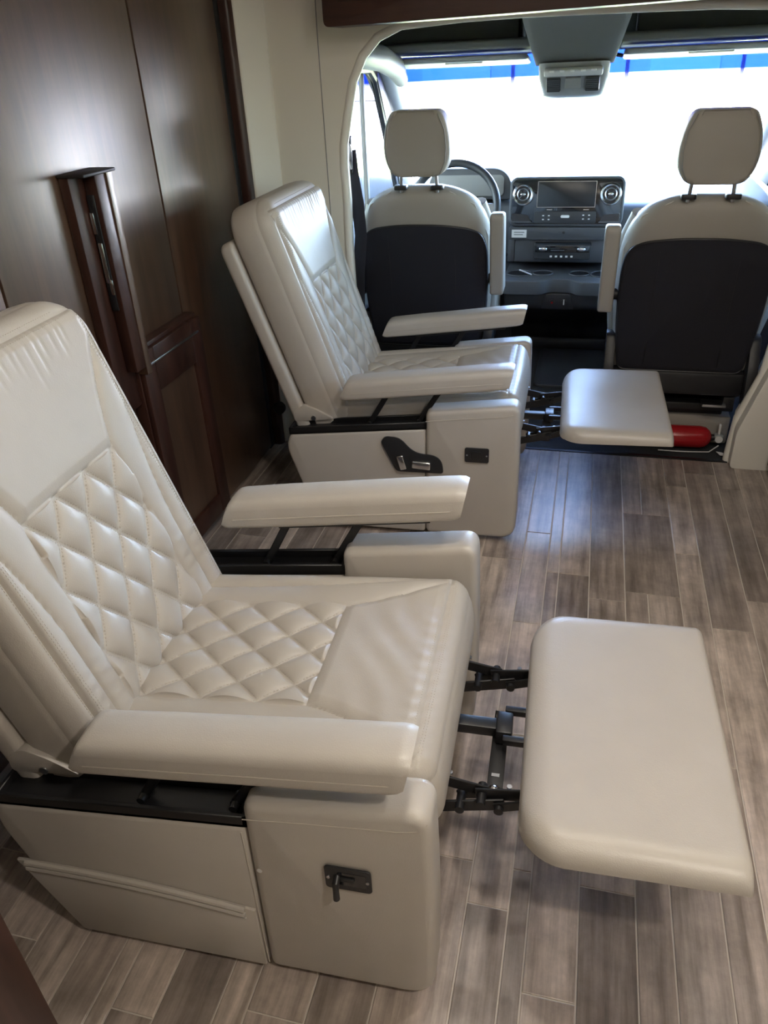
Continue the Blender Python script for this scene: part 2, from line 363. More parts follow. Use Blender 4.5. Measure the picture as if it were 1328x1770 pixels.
# ================================================================== WALNUT CABINETS ON THE LEFT
def wardrobe(y0, y1, label, name='wardrobe'):
    e = empty(name, (-1.245, (y0+y1)/2, 0)); tag(e, label, 'wardrobe'); h = (y1-y0)/2
    MB().box(0, .012, -h, h, 0, 1.895).build('body', 'blackplastic', e)
    MB().box(.012, .035, -h+.002, h-.002, .012, 1.89, .0025).build('door', 'wood', e)
    return e
wardrobe(1.395, 2.128, 'tall walnut wardrobe panel behind the folded table leg')
wardrobe(2.132, 2.66, 'tall walnut wardrobe panel next to the cream corner post')
wardrobe(.55, 1.391, 'tall walnut wardrobe panel behind the nearest recliner')
t3 = MB().box(-1.245, -1.215, 2.66, 2.705, 0, 1.895, .002).build('trim_3', 'blackplastic'); tag(t3, 'dark recess strip beside the wardrobe', kind='structure')
t4 = MB().prism(round_poly([(-1.245, 2.705), (-1.185, 2.705), (-1.175, 2.735), (-1.245, 2.735)], [0, .012, .012, 0]), 'Z', 0, 1.895).build('trim_4', 'woodred'); tag(t4, 'red brown wooden edge moulding beside the cream post', kind='structure')
# low cabinet door with recessed panel and steel pull
e = empty('low_cabinet', (-1.21, 1.955, 0)); tag(e, 'low dark walnut cabinet with a thin steel pull', 'cabinet')
MB().box(0, .035, -.185, .185, .03, .735, .002).build('body', 'woodred', e)
d = MB(); d.box(.035, .052, -.18, -.115, .05, .725, .003); d.box(.035, .052, .115, .18, .05, .725, .003); d.box(.035, .052, -.115, .115, .595, .725, .003); d.box(.035, .052, -.115, .115, .05, .12, .003)
d = d.build('door', 'woodred', e)
MB().box(.035, .041, -.115, .115, .12, .595).build('panel', 'wood', d)
MB().box(.052, .057, -.155, .150, .682, .688, .001).build('pull', 'steel', d)
# folded table leg
e = empty('folded_table', (-1.21, 1.755, 0)); tag(e, 'dark walnut table folded upright against the wardrobe with metal catches', 'table')
MB().box(0, .028, -.085, .012, .58, 1.185, .004).build('leaf', 'woodred', e)
MB().box(.028, .062, -.028, .038, .69, 1.188, .004).build('support', 'woodred', e)
MB().prism(round_poly([(.03, .668), (.064, .668), (.0665, 1.19), (.045, 1.19)], .003), 'Y', .016, .042, .0015).build('edge_strip', 'wood', e)
MB().box(.0, .075, -.09, .048, 1.184, 1.192, .003).build('cap', 'blackplastic', e)
c = MB(); c.box(.03, .04, -.036, -.028, 1.05, 1.10, .002); c.box(.034, .046, -.036, -.028, .93, 1.03, .003); c.box(.04, .05, -.034, -.028, .90, .94, .003)
c.build('catch', 'chrome', e)
MB().box(.03, .05, -.033, -.028, .86, 1.14, .002).build('catch_plate', 'blackplastic', e)
# door knob-like black stop low on the post
e = empty('door_stop', (-1.178, 2.74, .165)); tag(e, 'round black door stop low on the cream corner post', 'door stop')
MB().tube([(0, 0, 0), (0, -.012, 0), (0, -.02, 0), (0, -.035, 0), (0, -.042, 0)], [.012, .012, .026, .026, .018], 20).build('bumper', 'blackplastic', e)
# near walnut cabinet end at the lower left
e = empty('galley_cabinet', (-.90, .17, 0)); tag(e, 'dark walnut cabinet end in the lower left corner', 'cabinet')
MB().box(-.30, .29, -.25, .20, 0, 1.30, .004).build('body', 'woodred', e)
MB().box(-.30, .305, -.25, .215, 1.30, 1.33, .006).build('countertop', 'woodx', e)
MB().box(.29, .306, .14, .216, .0, 1.30, .003).build('corner_stile', 'woodred', e)
# right side galley
e = empty('side_cabinet', (.775, 2.0, 0)); tag(e, 'low dark walnut cabinet along the right wall', 'cabinet')
MB().box(-.05, .06, -.75, .765, 0, .80, .004).build('body', 'woodred', e)
MB().box(-.065, .062, -.76, .768, .80, .83, .006).build('countertop', 'woodx', e)
for k in range(3): MB().box(-.062, -.05, -.74+k*.5, -.25+k*.5, .04, .77, .003).build('door', 'woodred', e)
# overhead valance
e = MB().prism(round_poly([(-.852, 1.476), (.84, 1.500), (.84, 1.84), (-.852, 1.84)], [.02, .0, .0, .02]), 'Y', 2.655, 2.80, .004).build('overhead_cabinet', 'woodx')
tag(e, 'dark walnut overhead cabinet above the cab opening', 'cabinet')
MB().box(-.80, .80, 2.649, 2.655, 1.54, 1.82, .002).build('door', 'woodx', e)

# ================================================================== RECLINERS
# local frame: X forward (towards the aisle), Y across, Z up; origin on the floor below the front of the arms
def smooth01(x): x = np.clip(x, 0, 1); return x*x*(3-2*x)
def groove(d, w): return np.exp(-(d/w)**2)
def pillow(f, p=.5): return np.sin(PI*np.clip(f, 0, 1))**p

class Cushion:
    def __init__(s, hw, L, T, r, R, R0, O, U, S, N, hfun, step=.003):
        s.hw, s.L, s.T, s.r, s.R, s.R0 = hw, L, T, r, R, R0
        s.O, s.U, s.S, s.N = [np.array(a, float) for a in (O, U, S, N)]; s.h = hfun; s.step = step
    def e(s, u, t):
        hw, L = s.hw, s.L; au = np.abs(u)
        e = np.minimum(np.minimum(hw-au, L-t), t)
        for R, v in ((s.R, t-(L-s.R)), (s.R0, s.R0-t)):
            c = (au > hw-R) & (v > 0)
            e = np.where(c, R-np.hypot(au-(hw-R), v), e)
        return np.maximum(e, 0)
    def depth(s, u, t):
        e = s.e(u, t); r = s.r; k = np.minimum(e, r)
        return s.T-r+np.sqrt(np.maximum(r*r-(r-k)**2, 0))+s.h(u, t)*smooth01(e/(.6*r))
    def pt(s, u, t, d=None):
        d = s.depth(u, t) if d is None else d
        return s.O+u[..., None]*s.U+t[..., None]*s.S+d[..., None]*s.N
    def half(s, t):
        w = np.full_like(t, s.hw)
        a = t > s.L-s.R; w[a] = s.hw-s.R+np.sqrt(np.maximum(s.R**2-(t[a]-(s.L-s.R))**2, 0))
        a = t < s.R0; w[a] = s.hw-s.R0+np.sqrt(np.maximum(s.R0**2-(s.R0-t[a])**2, 0))
        return w
    def build(s, parent, regfun, names, mat):
        arc = s.r*(1-np.cos(np.linspace(0, PI/2, 8)))
        def axis(L): 
            n = int((L-2*s.r)/s.step); return np.concatenate([arc[:-1], np.linspace(s.r, L-s.r, n), (L-arc[::-1])[1:]])
        tb = axis(s.L); ub = axis(2*s.hw)-s.hw
        T_, U_ = np.meshgrid(tb, ub, indexing='ij'); U_ = U_*(s.half(tb)/s.hw)[:, None]
        P = s.pt(U_, T_); ns, nu = P.shape[:2]
        idx = np.arange(ns*nu).reshape(ns, nu)
        q = np.stack([idx[:-1, :-1], idx[:-1, 1:], idx[1:, 1:], idx[1:, :-1]], -1).reshape(-1, 4)
        V = P.reshape(-1, 3); uc = U_.reshape(-1)[q].mean(1); tc = T_.reshape(-1)[q].mean(1)
        reg = regfun(uc, tc); out = {}
        for k, nm in enumerate(names):
            sel = q[reg == k]
            if not len(sel): continue
            used, inv = np.unique(sel, return_inverse=True)
            me = bpy.data.meshes.new(nm); me.from_pydata(V[used].tolist(), [], inv.reshape(-1, 4).tolist()); me.update()
            out[k] = link(nm, me, mat, parent, 0); me.polygons.foreach_set('use_smooth', [True]*len(me.polygons))
        # gusset round the sides and the flat back
        ring = np.concatenate([idx[0, :], idx[1:, -1], idx[-1, ::-1][1:], idx[::-1, 0][1:-1]])
        ru, rt_ = U_.reshape(-1)[ring], T_.reshape(-1)[ring]
        tg = np.stack([np.roll(ru, -1)-np.roll(ru, 1), np.roll(rt_, -1)-np.roll(rt_, 1)], -1); tg /= np.maximum(np.linalg.norm(tg, axis=1, keepdims=True), 1e-9)
        no = np.stack([tg[:, 1], -tg[:, 0]], -1); n = len(ring); D0 = s.T-s.r
        lev = [(1, 0), (.93, .0022), (.85, .004), (.5, .006), (.16, .004), (.07, .001), (0, -.006)]
        vs = []; fs = []
        for f, o in lev:
            vs.append(s.pt(ru+no[:, 0]*o, rt_+no[:, 1]*o, np.full(n, D0*f)))
        vs = np.concatenate(vs).tolist()
        for a in range(len(lev)-1):
            for i in range(n): j = (i+1) % n; fs.append((a*n+i, a*n+j, (a+1)*n+j, (a+1)*n+i))
        fs.append(tuple(range((len(lev)-1)*n, len(lev)*n)))
        me = bpy.data.meshes.new('side_panel'); me.from_pydata(vs, [], fs); me.update()
        b = bmesh.new(); b.from_mesh(me); bmesh.ops.recalc_face_normals(b, faces=b.faces); b.to_mesh(me); b.free()
        out['side_panel'] = link('side_panel', me, mat, parent, 50)
        return out
    def stitches(s, lines, pitch=.0062, dash=.0042, wid=.0007, lift=.0006):
        """lines: list of (n,2) arrays in (u,t); little thread dashes lying on the leather"""
        vs = []; fs = []
        for ln in lines:
            ln = np.array(ln, float); seg = np.linalg.norm(np.diff(ln, axis=0), axis=1); cum = np.concatenate([[0], np.cumsum(seg)])
            if cum[-1] < .01: continue
            k = np.arange(0, cum[-1]-dash, pitch)
            def at(c): return np.stack([np.interp(c, cum, ln[:, 0]), np.interp(c, cum, ln[:, 1])], -1)
            A, B = at(k), at(k+dash); dr = B-A; dr /= np.maximum(np.linalg.norm(dr, axis=1, keepdims=True), 1e-9); pn = np.stack([-dr[:, 1], dr[:, 0]], -1)*wid
            cs = [A-pn, A+pn, B+pn, B-pn]; mid = (A+B)/2
            lo = [s.pt(c[:, 0], c[:, 1])-s.N*.0004 for c in cs]; m0 = [s.pt((c*.6+mid*.4)[:, 0], (c*.6+mid*.4)[:, 1])+s.N*lift for c in cs]
            for i in range(len(k)):
                b = len(vs); vs += [p[i].tolist() for p in lo]+[p[i].tolist() for p in m0]
                fs += [(b+4, b+5, b+6, b+7), (b, b+1, b+5, b+4), (b+1, b+2, b+6, b+5), (b+2, b+3, b+7, b+6), (b+3, b, b+4, b+7)]
        me = bpy.data.meshes.new('stitching'); me.from_pydata(vs, [], fs); me.update(); return me

QU, QS, QT0 = .046, .0665, .112           # diamond pitch of the back
def b_a1(t): return np.where(t < .4445, .148-.012*t, .1427+.085*np.clip((t-.4445)/.185, 0, 2)**1.35)
def b_a2(t): return np.where(t < .24, .192+.0*t, .192+.05*np.clip((t-.24)/.29, 0, 2)**1.7)
PER, TOPS, HEADS = .234, .032, .4445
rng = np.random.RandomState(3)
wr_u = np.linspace(-.17, .17, 17)+rng.uniform(-.006, .006, 17); wr_a = rng.uniform(.0005, .0017, 17); wr_l = rng.uniform(.05, .12, 17)
L_B = .725
def back_h(u, t):
    au = np.abs(u); a1 = np.minimum(b_a1(t), PER); a2 = np.minimum(b_a2(t), PER); h = .012*(au/.26)**2
    quilt = (au < a1) & (t < HEADS); head = (au < a1) & (t >= HEADS)
    qa = np.abs(np.sin(PI*(u/QU+(t-QT0)/QS)*.5)); qb = np.abs(np.sin(PI*(u/QU-(t-QT0)/QS)*.5))
    qc = lambda v: np.clip((v-.10)/.90, 0, 1)
    qp = .0145*(qc(qa)*qc(qb))**.5
    h = h+np.where(quilt, qp, 0)
    f1 = (au-a1)/np.maximum(a2-a1, 1e-4); c1 = (au > a1) & (au < a2)
    h = h+np.where(c1, .0120*pillow(f1, .42)*np.clip((a2-a1)/.04, 0, 1), 0)
    f2 = (au-a2)/np.maximum(PER-a2, 1e-4); c2 = (au > a2) & (au < PER)
    h = h+np.where(c2, .0125*pillow(f2, .42)*np.clip((PER-a2)/.045, 0, 1), 0)
    hd = np.clip((t-HEADS)/.022, 0, 1)**.45*np.clip((a1-au)/.022, 0, 1)**.45*np.clip((L_B-TOPS-t)/.02, 0, 1)**.5
    h = h+np.where(head, .0140*hd, 0)
    for k in range(len(wr_u)):
        dd = (u-wr_u[k]-.05*(t-.69)*np.sign(wr_u[k])*.5)
        h = h-np.where(head, wr_a[k]*groove(dd, .0035)*smooth01((t-(L_B-TOPS-wr_l[k]))/.04)*smooth01((L_B-TOPS+.002-t)/.01), 0)
    # small puckers on the lower bolsters
    h = h+np.where(c1 | c2, .0009*np.sin(t*240+8*u)*np.exp(-((t-.16)/.10)**2)*pillow(np.where(c1, f1, f2), .8), 0)
    g = .0050
    h = h-g*groove(au-PER, .0035)*(t < L_B-TOPS+.003)-g*groove(t-(L_B-TOPS), .0035)*(au < PER)
    return h
def back_reg(u, t):
    au = np.abs(u); a1 = b_a1(t); a2 = b_a2(t); r = np.full(u.shape, 4)
    inn = (au < PER) & (t < L_B-TOPS)
    r[inn & (au < a1) & (t < HEADS)] = 0; r[inn & (au < a1) & (t >= HEADS)] = 1
    r[inn & (au >= a1) & (au < a2)] = 2; r[inn & (au >= a2)] = 3
    r[(r == 2) & (u > 0)] = 5; r[(r == 3) & (u > 0)] = 6
    return r
def family(n0, n1, f):           # diagonal seam lines clipped to the quilt
    out = []
    for n in range(n0, n1): out += f(n)
    return out
def diag(QU_, QS_, P0, sgn, n, inside, T0, T1, off):
    """points with (u/QU_ + sgn*t/QS_)/2 = n, clipped"""
    t = np.linspace(T0, T1, 140); u = (2*n-sgn*(t-P0)/QS_)*QU_; L = []
    nrm = np.array([1/QU_, sgn/QS_]); nrm /= np.linalg.norm(nrm); run = []
    for a, b in zip(u, t):
        a2, b2 = a+nrm[0]*off, b+nrm[1]*off
        if inside(a2, b2): run.append((a2, b2))
        elif run: L.append(run); run = []
    if run: L.append(run)
    return [r for r in L if len(r) > 3]

# the seat
L_S = .60; SQ0, SQ1 = .0, .365; SU, SS, ST0 = .0435, .0545, .112
def s_a1(t): return np.where(t < SQ1, .135+.0*t, .135+.085*np.clip((t-SQ1)/.20, 0, 2)**1.25)
def s_a2(t): return .186+.046*np.clip(t/.57, 0, 1.2)**1.6
SPER, SFR = .236, .033
def seat_h(u, t):
    au = np.abs(u); a1 = np.minimum(s_a1(t), SPER); a2 = np.minimum(s_a2(t), SPER); h = .006*(au/.25)**2
    quilt = (au < a1) & (t < SQ1); front = (au < a1) & (t >= SQ1) & (t < L_S-SFR)
    qc = lambda v: np.clip((np.abs(v)-.08)/.92, 0, 1)
    h = h+np.where(quilt, .0130*(qc(np.sin(PI*(u/SU+(t-ST0)/SS)*.5))*qc(np.sin(PI*(u/SU-(t-ST0)/SS)*.5)))**.5, 0)
    c1 = (au > a1) & (au < a2); f1 = (au-a1)/np.maximum(a2-a1, 1e-4)
    h = h+np.where(c1, .009*pillow(f1, .45)*np.clip((a2-a1)/.04, 0, 1), 0)
    c2 = (au > a2) & (au < SPER); f2 = (au-a2)/np.maximum(SPER-a2, 1e-4)
    h = h+np.where(c2, .009*pillow(f2, .45)*np.clip((SPER-a2)/.04, 0, 1), 0)
    h = h+np.where(front, .012*np.clip((t-SQ1)/.022, 0, 1)**.45*np.clip((a1-au)/.022, 0, 1)**.45*np.clip((L_S-SFR-t)/.02, 0, 1)**.5, 0)
    h = h-.004*groove(t-(L_S-SFR), .0032)-.003*groove(au-SPER, .003)
    h = h+.0008*np.sin(u*210+3*np.sin(t*60))*np.exp(-((t-(L_S-SFR))/.022)**2)
    h = h+.0011*np.sin(t*95+9*np.sin(u*9))*np.exp(-((t-.48)/.06)**2)*np.where(front, 1, 0)
    return h
def seat_reg(u, t):
    au = np.abs(u); r = np.full(u.shape, 4); a1 = s_a1(t); a2 = s_a2(t); inn = (au < SPER) & (t < L_S-SFR)
    r[inn & (au < a1) & (t < SQ1)] = 0; r[inn & (au < a1) & (t >= SQ1)] = 1
    r[inn & (au >= a1) & (au < a2)] = 2; r[inn & (au >= a2)] = 3
    r[(r == 2) & (u > 0)] = 5; r[(r == 3) & (u > 0)] = 6
    return r

ARM0, ARM1 = .258, .338
def rail_z(X): return .408+.098*(X+.28)
def pad_z(X): return .542+.115*X
def make_recliner():
    root = empty('recliner')
    TL = math.radians(18.0)
    # ---- backrest
    S = Vector((-math.sin(TL), 0, math.cos(TL))); N = Vector((math.cos(TL), 0, math.sin(TL)))
    front0 = Vector((-.548, 0, .365)); T = .125
    back = empty('backrest'); back.parent = root
    cb = Cushion(.268, L_B, T, .034, .085, .035, front0-N*T, (0, 1, 0), S, N, back_h)
    parts = cb.build(back, back_reg, ['quilted_panel', 'head_panel', 'inner_channel', 'outer_channel', 'border', 'inner_channel', 'outer_channel'], 'leather')
    ins = lambda a, b: abs(a) < .139 and .02 < b < HEADS-.004
    lines = []
    for sg in (1, -1):
        for n in range(-5, 11):
            nn = n*sg
            for off in (.0032, -.0032): lines += diag(QU, QS, QT0, sg, nn, ins, .02, HEADS, off)
    tt = np.linspace(.03, .685, 150)
    for sx in (-1, 1):
        for off in (.008, .0125): lines.append(np.stack([sx*(PER-off+0*tt), tt], -1))
        lines.append(np.stack([sx*(PER+.006+0*tt), tt], -1))
    uu = np.linspace(-.18, .18, 80); lines.append(np.stack([uu, 0*uu+L_B-TOPS+.007], -1)); lines.append(np.stack([uu, 0*uu+L_B-TOPS-.008], -1))
    st = link('stitching', cb.stitches(lines), 'thread', back, 0); st['kind'] = 'stuff'
    # piping where the gusset meets the rear shell
    # rear shell panel
    sh = MB(); A = front0-N*(T+.052)
    f = lambda x, y, z: A+Vector((0, 1, 0))*x+S*y+N*z
    sh.prism(rrect(-.282, .282, -.02, L_B-.075, .03), 'Z', 0, .046, .012, 3, fn=f)
    sh.build('back_shell', 'vinyl', back)
    # ---- seat
    seat = empty('seat'); seat.parent = root
    sl = math.radians(5.2); S2 = Vector((math.cos(sl), 0, math.sin(sl))); N2 = Vector((-math.sin(sl), 0, math.cos(sl)))
    O2 = Vector((-.610, 0, .428))-N2*.13
    cs = Cushion(.2555, L_S, .13, .034, .04, .02, O2, (0, 1, 0), S2, N2, seat_h)
    cs.build(seat, seat_reg, ['quilted_panel', 'front_panel', 'inner_channel', 'outer_channel', 'border', 'inner_channel', 'outer_channel'], 'leather')
    ins = lambda a, b: abs(a) < .132 and .03 < b < SQ1-.004
    lines = []
    for sg in (1, -1):
        for n in range(-5, 11):
            nn = n*sg
            lines += diag(SU, SS, ST0, sg, nn, ins, .03, SQ1, .003)
    uu = np.linspace(-.225, .225, 100)
    for off in (.007, .0115, -.007): lines.append(np.stack([uu, 0*uu+L_S-SFR+off], -1))
    st = link('stitching', cs.stitches(lines), 'thread', seat, 0); st['kind'] = 'stuff'
    # ---- base between the arms
    MB().prism(round_poly([(-.60, .04), (-.64, .30), (-.09, .335), (-.14, .04)], .02), 'Y', -.25, .25, .006).build('base', 'vinyl', root)
    MB().box(-.56, -.18, -.20, .20, .0, .045, .004).build('floor_plinth', 'blackplastic', root)
    # ---- arms
    for sy in (-1, 1):
        ya, yb = (ARM0, ARM1) if sy > 0 else (-ARM1, -ARM0)
        box = round_poly([(-.295, .018), (.0, .018), (.004, .25), (-.002, .488), (-.288, .456)], [.0, .055, .3, .032, .022], 7)
        a = MB().prism(box, 'Y', ya, yb, .016, 4, ang=50).build('arm_box', 'vinyl', root)
        # seam of the top panel, a thin rolled line
        yo = yb if sy > 0 else ya
        MB().tube([(-.288, yo+sy*.0004, .424), (-.2, yo+sy*.0003, .435), (-.1, yo+sy*.0003, .446), (-.05, yo+sy*.0003, .451), (-.022, yo+sy*.0, .458), (-.006, yo-sy*.006, .469)], .0009, 6).build('seam', 'thread', a)
        pan = round_poly([(-.297, .018), (-.290, rail_z(-.29)-.010), (-.738, rail_z(-.738)-.012), (-.757, .305), (-.665, .018)], [0, .0, .012, .05, .04], 5)
        sp = MB().prism(pan, 'Y', ya+.004, yb-.004, .010, 3, ang=40).build('side_panel', 'vinyl', root)
        # black channel that carries the arm pad
        r = MB(); y0, y1 = ya+.006, yb-.006
        def sl_box(xa, xb, p, q, za, zb):
            r._new([(x, y, rail_z(x)+z) for x in (xa, xb) for y in (p, q) for z in (za, zb)], [(0, 1, 3, 2), (4, 6, 7, 5), (0, 4, 5, 1), (2, 3, 7, 6), (0, 2, 6, 4), (1, 5, 7, 3)], .0015, 1)
        sl_box(-.740, -.286, y0, y1, -.012, -.004); sl_box(-.740, -.286, y0, y0+.008, -.012, .012); sl_box(-.740, -.286, y1-.008, y1, -.012, .012)
        sl_box(-.740, -.732, y0, y1, -.012, .012); sl_box(-.294, -.286, y0, y1, -.012, .012)
        r.build('rail', 'black', root)
        ym = (ya+yb)/2
        for X0, X1 in ((-.475, -.415), (-.315, -.250)):
            k = MB(); k.bar((X0, ym, rail_z(X0)+.002), (X1, ym, pad_z(X1)-.004), .017, .008, (0, 1, 0)); k.cyl((X0, ym-.016, rail_z(X0)+.004), (X0, ym+.016, rail_z(X0)+.004), .007, 12)
            k.cyl((X1, ym-.012, pad_z(X1)-.008), (X1, ym+.012, pad_z(X1)-.008), .006, 12); k.build('link', 'black', root)
        MB()._new([(x, y, pad_z(x)+z) for x in (-.43, -.10) for y in (ym-.022, ym+.022) for z in (-.007, .002)], [(0, 1, 3, 2), (4, 6, 7, 5), (0, 4, 5, 1), (2, 3, 7, 6), (0, 2, 6, 4), (1, 5, 7, 3)], .001, 1).build('pad_plate', 'black', root)
        # pad: lofted bar with slanting ends
        sec = round_poly([(-.046, .004), (-.0475, .030), (-.043, .062), (0, .068), (.043, .062), (.0475, .030), (.046, .004), (0, 0)], [.008, .02, .016, .02, .016, .02, .008, .0], 3)
        n = len(sec); xs = [(-.548, .80, .018), (-.541, .93, .006), (-.530, 1, 0), (-.41, 1.01, 0), (-.27, 1.0, .002), (-.13, 1.01, 0), (-.053, 1, 0), (-.040, .95, .003), (-.032, .82, .014)]
        vs = []; fs = []
        for X, sc, dz in xs:
            for p, q in sec:
                sk = (q-.03)*(.34 if X < -.45 else (.18 if X > -.06 else 0))
                vs.append((X+sk, ym+sy*.006+p*(.6+.4*sc), pad_z(X)+.034+(q-.034)*sc))
        for i in range(len(xs)-1):
            for j in range(n): fs.append((i*n+j, i*n+(j+1) % n, (i+1)*n+(j+1) % n, (i+1)*n+j))
        fs += [tuple(range(n)), tuple((len(xs)-1)*n+j for j in range(n))]
        pd = MB()._new(vs, fs).build('arm_pad', 'vinyl', root, 60)
        for s2 in (-1, 1):
            yy = ym+sy*.006+s2*.0472
            MB().tube([(-.535, yy-s2*.003, pad_z(-.54)+.026), (-.523, yy-s2*.0003, pad_z(-.523)+.026), (-.27, yy-s2*.0001, pad_z(-.27)+.027), (-.06, yy-s2*.0003, pad_z(-.06)+.026), (-.042, yy-s2*.003, pad_z(-.04)+.026)], .0010, 6).build('seam', 'thread', pd)
        # hinge cover at the foot of the back
        hc = MB().prism(round_poly([(-.735, rail_z(-.735)+.012), (-.735, .41), (-.70, .435), (-.655, .42), (-.60, rail_z(-.60)+.014)], .012), 'Y', sy*.272-.011, sy*.272+.011, .004).build('hinge_cover', 'vinyl', root)
        MB().tube([(-.668, sy*.284, .392), (-.668, sy*.2865, .392)], .008, 14).build('bolt', 'steel', hc)
    # ---- footrest
    fo = [(.125, -.275), (.44, -.275), (.445, 0), (.44, .275), (.125, .275)]
    ft = empty('footrest'); ft.parent = root
    def foot_mesh():
        nx, ny = 40, 56; X0, X1, HY = .118, .452, .284; vs = []; fs = []
        def outline(a, b):      # a,b in -1..1 -> rounded plan position
            x = X0+(a+1)/2*(X1-X0); R = .075
            lim = HY
            if x < X0+R: lim = HY-R+math.sqrt(max(R*R-(X0+R-x)**2, 0))
            elif x > X1-.007: lim = HY-.007+math.sqrt(max(.007**2-(x-(X1-.007))**2, 0))
            lim += .004*(x-X0)/(X1-X0)
            return x, lim*b
        def ease(t): return math.sin(t*PI/2)
        top = []; bot = []
        for i in range(nx+1):
            a = -1+2*i/nx; a = .35*a+.65*ease(a)
            for j in range(ny+1):
                b = -1+2*j/ny; b = .35*b+.65*ease(b)
                x, y = outline(a, b); ly = abs(outline(a, 1)[1])
                ei = x-X0; eo = X1-x; es = ly-abs(y); k = lambda e, r, hh: hh*(1-math.sqrt(max(0, 1-(1-min(e, r)/r)**2)))
                z = .393-k(ei, .055, .036)-k(eo, .016, .014)-k(es, .042, .030)
                z = max(z, .350+.012*min(1, max(0, (x-X0)/(X1-X0))))
                z += .002*math.sin(PI*j/ny)*math.sin(PI*i/nx)
                top.append((x, y, z)); bot.append((x, y, min(z-.002, .350+.010*(x-X0)/(X1-X0))))
        m = (nx+1)*(ny+1); vs = top+bot; w = ny+1
        for i in range(nx):
            for j in range(ny):
                q = (i*w+j, (i+1)*w+j, (i+1)*w+j+1, i*w+j+1); fs.append(q); fs.append(tuple(m+t for t in reversed(q)))
        for i in range(nx):
            fs.append((i*w, m+i*w, m+(i+1)*w, (i+1)*w)); fs.append((i*w+ny, (i+1)*w+ny, m+(i+1)*w+ny, m+i*w+ny))
        for j in range(ny):
            fs.append((j, j+1, m+j+1, m+j)); fs.append((nx*w+j, m+nx*w+j, m+nx*w+j+1, nx*w+j+1))
        return vs, fs
    vs, fs = foot_mesh(); me = bpy.data.meshes.new('footrest_pad'); me.from_pydata(vs, [], fs); me.update()
    b = bmesh.new(); b.from_mesh(me); bmesh.ops.recalc_face_normals(b, faces=b.faces); b.to_mesh(me); b.free()
    link('pad', me, 'vinyl', ft, 50)
    MB().box(.15, .42, -.24, .24, .338, .352, .003).build('board', 'blackplastic', ft)
    # ---- footrest mechanism
    mech = empty('footrest_mechanism'); mech.parent = root
    for sy, ya in ((1, .135), (-1, -.155)):
        s_ = MB()
        s_.bar((-.16, ya+.012, .365), (.055, ya+.012, .325), .024, .005); s_.bar((-.15, ya-.004, .255), (.085, ya-.004, .315), .026, .005)
        s_.bar((.055, ya+.004, .325), (.165, ya+.004, .342), .026, .005); s_.bar((.085, ya-.010, .315), (.19, ya-.010, .352), .020, .005)
        s_.bar((.02, ya+.018, .300), (.10, ya+.018, .318), .020, .005)
        for X, z in ((.055, .325), (.085, .315), (.02, .305)): s_.cyl((X, ya-.02, z), (X, ya+.024, z), .008, 12)
        s_ = s_.build('scissor_arm', 'black', mech)
        for X, z in ((.0, .338), (.10, .322)): MB().cyl((X, ya+.016, z+.012), (X, ya+.016, z+.017), .0045, 10).build('rivet', 'steel', s_)
    q = MB(); q.cyl((-.03, -.185, .285), (-.03, -.19, .245), .006, 10); q.cyl((-.03, -.19, .245), (-.03, -.19, .236), .009, 10); q.build('stop_pin', 'black', mech)
    cbm = MB().box(.060, .088, -.145, .075, .287, .293, .001).build('cross_bar', 'black', mech)
    for yy in (-.118, .058): MB().sphere((.074, yy, .296), (.012, .012, .009), 14, 8).build('bolt', 'chrome', cbm)
    MB().box(.066, .080, -.085, -.078, .2931, .2940).build('slot', 'steel', cbm)
    q = MB(); q.box(-.16, .070, .004, .032, .295, .318, .003); q.box(.066, .096, -.010, .045, .292, .325, .004); q.build('drive_rod', 'black', mech)
    for yy in (.052, -.022): MB().box(.08, .19, yy-.007, yy+.007, .312, .326, .002).build('push_bar', 'black', mech)
    return root

def latch(root, sy=-1):
    y = sy*ARM1; s = sy
    e = empty('release_latch'); e.parent = root
    o = rrect(-.166, -.092, .298, .352, .007)
    MB().prism(o, 'Y', y-.002, y+s*.006, .002).build('bezel', 'blackplastic', e)
    MB().prism(rrect(-.145, -.100, .312, .342, .004), 'Y', y+s*.006, y+s*.0065, 0).build('recess', 'piano', e)
    k = MB(); k.tube([(-.146, y+s*.004, .330), (-.146, y+s*.014, .326), (-.146, y+s*.017, .312), (-.146, y+s*.018, .292)], [.006, .006, .005, .0055], 10); k.box(-.146, -.118, y+s*.004, y+s*.010, .324, .332, .002)
    k.build('lever', 'black', e)
    for X, z in ((-.160, .326), (-.098, .326)): MB().cyl((X, y+s*.006, z), (X, y+s*.0072, z), .0028, 8).build('screw', 'steel', e)

near = make_recliner()
far = copy_tree(near)
for o in near.children:
    if o.type == 'MESH' and o.name.split('.')[0] in ('arm_box', 'side_panel', 'rail', 'link', 'pad_plate', 'arm_pad') and sum(v.co.y for v in o.data.vertices) > 0:
        o.scale = (1, 1, 1.10); o.location.y = .014
near.location = (-.152, 1.005, 0); near.rotation_euler = (0, 0, math.radians(2.0))
far.location = (-.158, 2.452, 0); far.rotation_euler = (0, 0, math.radians(1.5))
tag(near, 'cream quilted leather recliner nearest the viewer with a pocket on its side', 'recliner', 'reclining seats')
tag(far, 'cream quilted leather recliner farther back with a black seat switch panel', 'recliner', 'reclining seats')
latch(near)
